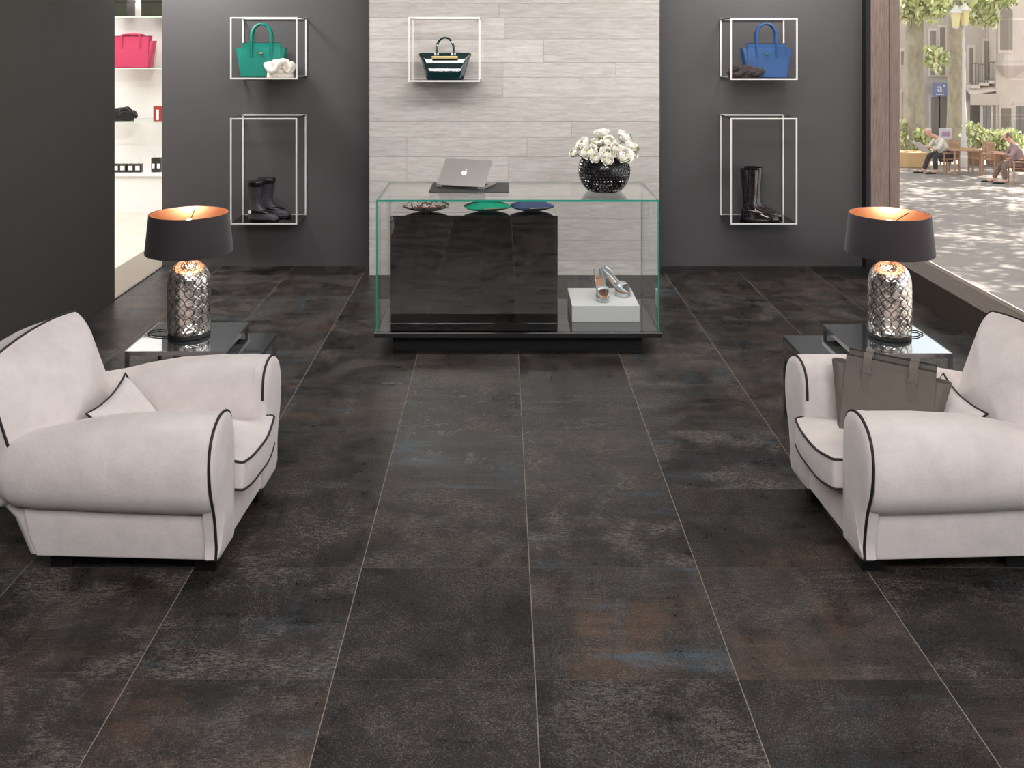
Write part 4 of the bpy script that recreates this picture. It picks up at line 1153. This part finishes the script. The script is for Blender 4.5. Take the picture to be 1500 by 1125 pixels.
# trees
def tree(label, x, y, r0, h, crowns, nleaf, seed, branches=()):
    t = thing('plane_tree', label, 'tree', (x, y, GZ), group='plane trees along the street')
    b = BM(); pts = []; rs = []
    for i in range(14):
        q = i/13; pts.append((.10*math.sin(q*5+seed)*r0*2, .05*math.cos(q*4), h*q)); rs.append(r0*(1.35-.35*min(1, q*6) if q < .16 else 1-.35*q))
    tube(b, pts, rs, 14); obj('trunk', b, M['bark'], t)
    b = BM()
    for (p0, p1, ra) in branches:
        p0, p1 = Vector(p0), Vector(p1); m1 = p0.lerp(p1, .5)+Vector((0, 0, .25))
        tube(b, [p0, p0.lerp(m1, .6), m1, p1], [ra, ra*.8, ra*.6, ra*.3], 8)
    if branches: obj('branches', b, M['bark'], t)
    else: b.free()
    rg = random.Random(seed); b = BM()
    tot = sum(c[6] for c in crowns)
    for cx, cy, cz, rx, ry, rz_, wt in crowns:
        # clumps of leaves inside each crown lobe, so that sunlight breaks through between them
        ncl = max(3, int(nleaf*wt/tot/45))
        for k in range(ncl):
            while True:
                v = Vector((rg.uniform(-1, 1), rg.uniform(-1, 1), rg.uniform(-1, 1)))
                if v.length < 1: break
            cc = Vector((cx+v.x*rx, cy+v.y*ry, cz+v.z*rz_)); cr_ = .34*min(1., rx)
            mi0 = rg.choice((0, 0, 1, 2))
            for j in range(45):
                d = Vector((rg.gauss(0, 1), rg.gauss(0, 1), rg.gauss(0, 1)))*cr_*.6
                star_quad(b, cc+d-Vector((x, y, GZ)), (rg.uniform(-1, 1), rg.uniform(-1, 1), rg.uniform(-.3, 1)), (rg.random(), rg.random(), 1), rg.uniform(.07, .13), mi=mi0 if rg.random() < .6 else rg.choice((0, 1, 2)))
    obj('foliage', b, [M['leafA'], M['leafB'], M['leafC']], t, False, recalc=False)
    return t
def W(px, py, Y): p = P(px, py, Y); return p
a1 = W(1341, 49, 31); a2 = W(1401, 49, 31.5)
c1 = W(1345, 20, 30.2); c2 = W(1372, 84, 30); c3 = W(1432, 22, 31); c4 = W(1327, 8, 30); c5 = W(1460, -4, 31)
tree('thick plane tree nearest the window frame, behind the reading man', a1.x, a1.y, .33, 8.5,
     [(c1.x, c1.y, c1.z+.35, .8, .5, .55, 1.1), (c4.x, c4.y, c4.z, .5, .4, .5, .5), (11.5, 30.5, 6.4, 2.5, 2, 1.0, 3)], 7000, 3, [((0, 0, 5.2), (-1.2, -1.5, 6.6), .12), ((0, 0, 4.3), (.9, -.9, 5.2), .1), ((0, 0, 4.6), (-.5, -.8, 4.2), .06)])
tree('thick plane tree behind the lamp post with a leafy sprig on its left', a2.x, a2.y, .29, 8.5,
     [(c2.x, c2.y, c2.z, .28, .3, .38, .5), (c3.x, c3.y, c3.z+.1, .5, .4, .42, .5), (c5.x, c5.y, c5.z, .6, .4, .3, .3), (19.5, 29.5, 5.8, 3.6, 3.4, 1., 5)], 9000, 8, [((0, 0, 3.0), (-.5, -1.2, 3.1), .05), ((0, 0, 4.6), (.9, -.6, 4.9), .09), ((0, 0, 5.0), (2.2, -1, 6.6), .13)])
tree('leafy plane tree standing outside the right edge of the window view', 14.5, 17.5, .3, 8.5,
     [(12., 15.5, 5.2, 3.2, 3.6, .8, 1), (15., 20., 5.7, 3.2, 3.4, .9, 1)], 11000, 12, [((0, 0, 5.2), (-2.5, -1.5, 7.0), .14), ((0, 0, 5.6), (0, 2, 7.4), .12)])
tree('second leafy plane tree outside the right edge, farther down the street', 18.6, 23.5, .3, 8.5, [(17., 24.5, 5.7, 3.4, 3.6, .9, 1)], 6500, 21, [((0, 0, 5.4), (-1.5, .6, 7.2), .14)])

# lamp post
lp = W(1412, 49, 29.5)
t = thing('street_lamp', 'tall pale street lamp with two lantern heads beside the right hand tree', 'street lamp', (lp.x, lp.y, GZ))
b = BM(); lathe(b, [(.14, 0), (.14, .3), (.10, .34), (.09, .9), (.055, 1.0), (.045, 3.4), (.06, 3.45), (.035, 3.5), (.035, 4.9)], 16); obj('post', b, pmat('post_paint', (214, 208, 206), .6), t)
for dx, dz in ((-.33, -.07), (-.06, 0)):
    z0 = 1.91-(36-49)/F*29.5-GZ+dz
    b = BM(); lathe(b, [(.10, 0), (.16, .42), (.155, .42)], 6, (dx-.0, -.18, z0)); ln = obj('lantern', b, pmat('lantern_glass', (226, 214, 160), .4), t, False)
    b = BM(); lathe(b, [(.2, .42), (.19, .46), (.07, .58), (.03, .66)], 12, (dx, -.18, z0)); lathe(b, [(.06, -.06), (.11, 0)], 10, (dx, -.18, z0)); obj('lantern_cap', b, pmat('cap_white', (216, 212, 206), .6), ln)
b = BM(); zz = 1.91-(36-49)/F*29.5-GZ+.62
tube(b, [(0, 0, zz), (-.06, -.18, zz+.1), (-.06, -.18, zz-.02)], .018, 6); tube(b, [(0, 0, zz-.1), (-.2, -.15, zz+.08), (-.33, -.18, zz-.08)], .018, 6); obj('bracket', b, M['iron'], t)

# terrace furniture
def wood_chair(label, loc, rz):
    t = thing('terrace_chair', label, 'chair', loc, (0, 0, rz), 'wooden terrace chairs')
    m_ = M['benchwood']
    b = BM()
    for k in range(5): box(b, -.24+.1*k, -.16+.1*k, -.24, .24, .42, .445)
    obj('seat', b, m_, t, False)
    b = BM()
    for k in range(6): box(b, .235, .255, -.24+.085*k, -.19+.085*k, .48, .86)
    box(b, .23, .26, -.27, .27, .84, .92); box(b, .23, .26, -.27, .27, .46, .51); obj('backrest', b, m_, t, False)
    for sx in (-.23, .235):
        for sy in (-.26, .24): b = BM(); box(b, sx, sx+.035, sy, sy+.035, 0, .6 if sx < 0 else .9); obj('leg', b, m_, t, False)
    for sy in (-.28, .24): b = BM(); box(b, -.26, .25, sy, sy+.05, .6, .63); obj('armrest', b, m_, t, False)
    return t
p = W(1376, 253, 28.2); PX, PY = (1386-735)/F*28.2, 28.2
CH1 = wood_chair('wooden terrace chair under the man reading a newspaper', (PX, PY, GZ), R(8))
wood_chair('wooden slatted terrace chair at the right end of the terrace table', ((1437-735)/F*28.1, 28.1, GZ), R(10))
t = thing('terrace_table', 'wooden terrace table between the reading man and the empty chair', 'table', ((1412-735)/F*27.9, 27.9, GZ))
b = BM()
for k in range(5): box(b, -.46, .46, -.3+.12*k, -.19+.12*k, .71, .735)
obj('tabletop', b, M['benchwood'], t, False)
for sx in (-.4, .36):
    for sy in (-.26, .22): b = BM(); box(b, sx, sx+.04, sy, sy+.04, 0, .71); obj('leg', b, M['benchwood'], t, False)
# low orange planter wall and plants
t = tag(obj('low_wall', box(BM(), -.62, .62, -.3, .3, 0, .46, .02), pmat('ochre_render', (214, 178, 128), .8), None, False), 'low ochre block wall beside the window frame behind the reading man', 'wall'); t.location = ((1327-735)/F*29.6, 29.6, GZ)
def shrub(label, px, Y, h, w_, n, seed, pot=True, dark=False):
    t = thing('potted_shrub', label, 'shrub', ((px-735)/F*Y, Y, GZ), group='shrubs on the terrace')
    rg = random.Random(seed)
    if pot: b = BM(); lathe(b, [(.2, 0), (.28, .42), (.30, .42), (.30, .47), (.26, .47), (.26, .40)], 16); obj('planter', b, pmat('planter', (150, 116, 92), .8), t)
    b = BM(); tube(b, [(0, 0, .3 if pot else 0), (.02, 0, h*.7)], .02, 6); obj('stem', b, M['bark'], t)
    b = BM()
    for k in range(n):
        while True:
            v = Vector((rg.uniform(-1, 1), rg.uniform(-1, 1), rg.uniform(-1, 1)))
            if v.length < 1: break
        z0 = .4 if pot else .05
        star_quad(b, (v.x*w_, v.y*w_*.7, (h+z0)/2+v.z*(h-z0)/2), (rg.uniform(-1, 1), rg.uniform(-1, .3), rg.uniform(-.3, 1)), (0, 0, 1), rg.uniform(.05, .11), mi=rg.choice((0, 2, 2)) if dark else rg.choice((0, 1, 2)))
    obj('foliage', b, [M['leafA'], M['leafB'], M['leafC']], t, False, recalc=False)
shrub('light green shrub beside the window frame behind the ochre wall', 1324, 31.0, 1.45, .35, 260, 1, False)
shrub('dark round shrub at the foot of the left tree behind the newspaper', 1352, 30.3, 1.1, .38, 380, 2, False, True)
shrub('leafy shrub in a planter right of the lamp post', 1424, 30.0, 1.35, .4, 380, 3)
shrub('wide green shrub in a planter behind the empty terrace chair', 1456, 29.8, 1.1, .5, 480, 4)
shrub('pale leafy shrub behind the seated person at the right edge', 1478, 29.6, 1.15, .5, 420, 5)
t = thing('notice_board', 'small pale notice board on a stand between the two trees', 'sign', ((1385-735)/F*30, 30, GZ))
b = BM(); box(b, -.2, .2, -.02, .02, .78, 1.12, .005); obj('board', b, pmat('notice', (206, 196, 204), .7), t, False)
b = BM(); box(b, -.12, .12, -.026, -.019, .88, 1.02); obj('printed_field', b, pmat('notice_print', (168, 140, 160), .7), t, False)
for sx in (-.17, .14): b = BM(); box(b, sx, sx+.03, -.015, .015, 0, .78); obj('leg', b, M['iron'], t, False)

# ---- people (skinned bodies)
def body(name, pts, edges, rad, mt, parent, root=0, sub=2):
    me = bpy.data.meshes.new(name); me.from_pydata([tuple(p) for p in pts], edges, []); me.update()
    o = bpy.data.objects.new(name, me); COL.objects.link(o); o.parent = parent
    s = o.modifiers.new('skin', 'SKIN'); s.use_smooth_shade = True
    for i, r in enumerate(rad):
        sv = me.skin_vertices[0].data[i]; sv.radius = (r, r) if not isinstance(r, tuple) else r; sv.use_root = (i == root)
    u = o.modifiers.new('sub', 'SUBSURF'); u.levels = sub; u.render_levels = sub
    me.materials.append(mt)
    return o
M['skin'] = pmat('skin', (214, 160, 138), .6)
def seated(label, loc, rz, shirt, trousers, hair, lean, paper, headfwd=.1, scale=1., seat=.45):
    t = thing('person', label, 'person', loc, (0, 0, rz)); t.scale = (scale,)*3
    # faces -x ; pelvis at origin, z from ground
    hp = Vector((0, 0, seat+.10)); ch = hp+Vector((-math.sin(lean)*.42, 0, math.cos(lean)*.42)); nk = ch+Vector((-.04-.06*headfwd, 0, .14)); hd = nk+Vector((-.04-headfwd*.2, 0, .07))
    sh = ch+Vector((-.02, 0, .06))
    pts = [hp, hp.lerp(ch, .5), ch, nk, hd+Vector((0, 0, .0))]; rad = [(.15, .17), (.13, .16), (.14, .18), .055, .07]; ed = [(0, 1), (1, 2), (2, 3), (3, 4)]
    for s in (-1, 1):
        i = len(pts)
        shd = sh+Vector((0, s*.18, 0)); el = shd+Vector((-.16, s*.05, -.24)); wr = el+Vector((-.24, -s*.06, .05)); hn = wr+Vector((-.07, 0, .0))
        pts += [shd, el, wr, hn]; rad += [.065, .048, .032, .04]; ed += [(2, i), (i, i+1), (i+1, i+2), (i+2, i+3)]
        i = len(pts)
        hip = hp+Vector((-.02, s*.10, -.03)); kn = Vector((-.44, s*.13, seat+.07)); an = Vector((-.50-(.12 if s > 0 else -.1), s*.12, .08)); toe = an+Vector((-.17, s*.02, -.045))
        pts += [hip, kn, an, toe]; rad += [.095, .068, .048, (.04, .035)]; ed += [(0, i), (i, i+1), (i+1, i+2), (i+2, i+3)]
    bd = body('body', pts, ed, rad, M['skin'], t)
    # clothing: a little larger, same skeleton
    sp_ = [pts[0]-Vector((0, 0, .05)), pts[1], pts[2], pts[3]-Vector((0, 0, .05))]; sr = [(.172, .195), (.155, .18), (.15, .188), .07]; se_ = [(0, 1), (1, 2), (2, 3)]
    for s, k in ((-1, 5), (1, 13)):
        i = len(sp_); sp_ += [pts[k], pts[k+1], pts[k+1].lerp(pts[k+2], .75)]; sr += [.078, .062, .046]; se_ += [(2, i), (i, i+1), (i+1, i+2)]
    body('shirt', sp_, se_, sr, shirt, t)
    tp = [pts[0]+Vector((0, 0, .02))]; tr = [(.165, .185)]; te = []
    for s, k in ((-1, 9), (1, 17)):
        i = len(tp); tp += [pts[k], pts[k+1], pts[k+2]+Vector((0, 0, .02))]; tr += [.112, .086, .066]; te += [(0, i), (i, i+1), (i+1, i+2)]
    body('trousers', tp, te, tr, trousers, t)
    # head
    b = BM(); hc = hd+Vector((-.02, 0, .08)); rings = []
    for i in range(1, 14):
        a = PI*i/14; rings.append([(hc.x+.098*math.sin(a)*math.cos(2*PI*j/18)*(1.05), hc.y+.078*math.sin(a)*math.sin(2*PI*j/18)*(1-.12*max(0, math.cos(a)*-1)), hc.z+.118*-math.cos(a)) for j in range(18)])
    loft(b, rings)
    tube(b, [hc+Vector((-.095, 0, .02)), hc+Vector((-.125, 0, -.02)), hc+Vector((-.10, 0, -.03))], [.008, .018, .012], 8)
    for s in (-1, 1): tube(b, [hc+Vector((.0, s*.078, .025)), hc+Vector((.012, s*.09, .0)), hc+Vector((.0, s*.078, -.03))], [.012, .016, .01], 8)
    hdm = obj('head', b, M['skin'], t)
    for s in (-1, 1): b = BM(); lathe(b, [(.004, -.011), (.010, -.006), (.010, .006), (.004, .011)], 10, (hc.x-.092, s*.032, hc.z+.012)); obj('eye', b, M['iron'], hdm)
    b = BM(); box(b, hc.x-.101, hc.x-.085, -.024, .024, hc.z-.058, hc.z-.048, .003); obj('mouth', b, pmat('lips', (170, 100, 92), .6), hdm)
    b = BM(); rings = []
    for i in range(0, 7):
        a = R(5+i*(15 if hair[1] else 9)); k = .010
        rings.append([(hc.x+.015+(.100+k)*math.sin(a)*math.cos(2*PI*j/18), hc.y+(.08+k)*math.sin(a)*math.sin(2*PI*j/18), hc.z+(.118+k)*math.cos(a)-.004) for j in range(18)])
    loft(b, rings); obj('hair', b, hair[0], hdm)
    # hands: palm with five fingers
    for k, s in ((8, -1), (16, 1)):
        c = Vector(pts[k]); b = BM(); box(b, c.x-.06, c.x+.03, c.y-.038, c.y+.038, c.z-.014, c.z+.014, .01)
        for f in range(4):
            y = c.y-.03+.02*f; L3 = (.055, .066, .07, .06)[f]; tube(b, [(c.x-.05, y, c.z), (c.x-.05-L3*.5, y, c.z+.006), (c.x-.05-L3, y, c.z-.012)], [.0095, .0085, .007], 6)
        tube(b, [(c.x-.0, c.y-s*.03, c.z+.005), (c.x-.03, c.y-s*.055, c.z+.012), (c.x-.055, c.y-s*.052, c.z+.016)], [.011, .01, .008], 6)
        obj('hand', b, M['skin'], t)
    # shoes
    for k in (12, 20):
        c = Vector(pts[k]); b = BM(); rings = []
        for q in range(7):
            x = .15-.30*q/6; rr_ = (.02, .038, .04, .038, .044, .042, .02)[q]; rings.append([(c.x+x, c.y+u*rr_*.95, c.z-.035+ (rr_+.0)*(v*.5+.5)*(1.6 if q < 4 else 1.1)) for u, v in se(1, 1, 2.4, 14)])
        loft(b, rings); obj('shoe', b, M['matteblack'], t)
    return t, pts
shirtm = pmat('checked_shirt', (214, 206, 196), .8, vary=.35, vscale=18)
tp_, pp = seated('man in a pale checked shirt bending over a newspaper on the terrace', (PX, PY, GZ), R(8), shirtm, pmat('black_trousers', (52, 46, 50), .8), (pmat('grey_hair', (216, 190, 180), .7), 0), R(30), True, 1.)
# newspaper in his hands
c = (Vector(pp[8])+Vector(pp[16]))/2
nw = thing('newspaper', 'open newspaper held by the man in the checked shirt', 'newspaper', (0, 0, 0))
mw = Matrix.Translation((PX, PY, GZ)) @ Matrix.Rotation(R(8), 4, 'Z')
b = BM()
for s in (-1, 1):
    loft(b, [[(-.02, 0, -.22), (-.02, s*.14, -.22), (.01, s*.27, -.22)], [(-.06, 0, .0), (-.05, s*.14, .0), (-.02, s*.27, .0)], [(-.10, 0, .22), (-.09, s*.14, .22), (-.06, s*.27, .22)]], cap=False, closed=False)
o = obj('pages', b, pmat('newsprint', (222, 216, 210), .8, vary=.25, vscale=60), nw, False)
md = o.modifiers.new('s', 'SOLIDIFY'); md.thickness = .006
nw.matrix_world = mw @ Matrix.Translation(c+Vector((-.09, 0, .02))) @ Matrix.Rotation(R(-38), 4, 'Y')
p2x, p2y = (1494-735)/F*26.2, 26.2
seated('person in dusky purple clothes sitting at the right edge of the window view', (p2x, p2y, GZ), R(-12), pmat('mauve_top', (150, 126, 126), .85, vary=.2, vscale=12), pmat('brown_skirt', (124, 100, 92), .85), (pmat('brown_hair', (110, 84, 74), .7), 1), R(14), False, .4)
c2_ = wood_chair('wooden terrace chair under the person at the right edge', (p2x, p2y, GZ), R(-12))

# ================================================================= LIGHTS
def area(name, loc, rot, sx, sy, e, col=(1, 1, 1)):
    ld = bpy.data.lights.new(name, 'AREA'); ld.shape = 'RECTANGLE'; ld.size = sx; ld.size_y = sy; ld.energy = e; ld.color = col
    o = bpy.data.objects.new(name, ld); COL.objects.link(o); o.location = loc; o.rotation_euler = rot; return o
area('ceiling_light', (-1.0, .6, CZ-.12), (R(14), 0, 0), 1.8, 2.0, 118, (1, .985, .975))
area('ceiling_light', (1.2, .6, CZ-.12), (R(14), 0, 0), 1.8, 2.0, 118, (1, .985, .975))
area('ceiling_light', (.1, 5.2, CZ-.03), (R(30), 0, 0), 3.4, .8, 125, (1, .98, .965))
area('ceiling_light', (-4.6, 8.9, CZ-.03), (0, 0, 0), 3, 2.6, 120, (1, .985, .96))
for wx, we in ((-2.62, 48), (2.2, 24)):
    area('added_wall_light', (wx, 7.2, CZ-.05), (R(38), 0, 0), .5, .15, we, (1, .985, .97))  # unseen lamps added to brighten both ends of the dark back wall
# sun and sky
sd = bpy.data.lights.new('sun', 'SUN'); sd.energy = 16; sd.angle = R(.6); sd.color = (1, .96, .9)
so = bpy.data.objects.new('sun', sd); COL.objects.link(so); so.rotation_euler = Vector((.80, .30, .85)).to_track_quat('Z', 'Y').to_euler()
wd = bpy.data.worlds.new('sky'); SC.world = wd; wd.use_nodes = True; nt = wd.node_tree; bg = nt.nodes['Background']
bg.inputs[0].default_value = (*lin((232, 236, 242)), 1); bg.inputs[1].default_value = 2.1

SC.view_settings.view_transform = 'Standard'; SC.view_settings.look = 'None'; SC.view_settings.gamma = 1; SC.view_settings.exposure = 0.08
try: SC.view_settings.use_curve_mapping = False
except Exception: pass
SC.cycles.max_bounces = 12; SC.cycles.transparent_max_bounces = 16; SC.cycles.caustics_reflective = False; SC.cycles.caustics_refractive = False
SC.cycles.sample_clamp_indirect = 6
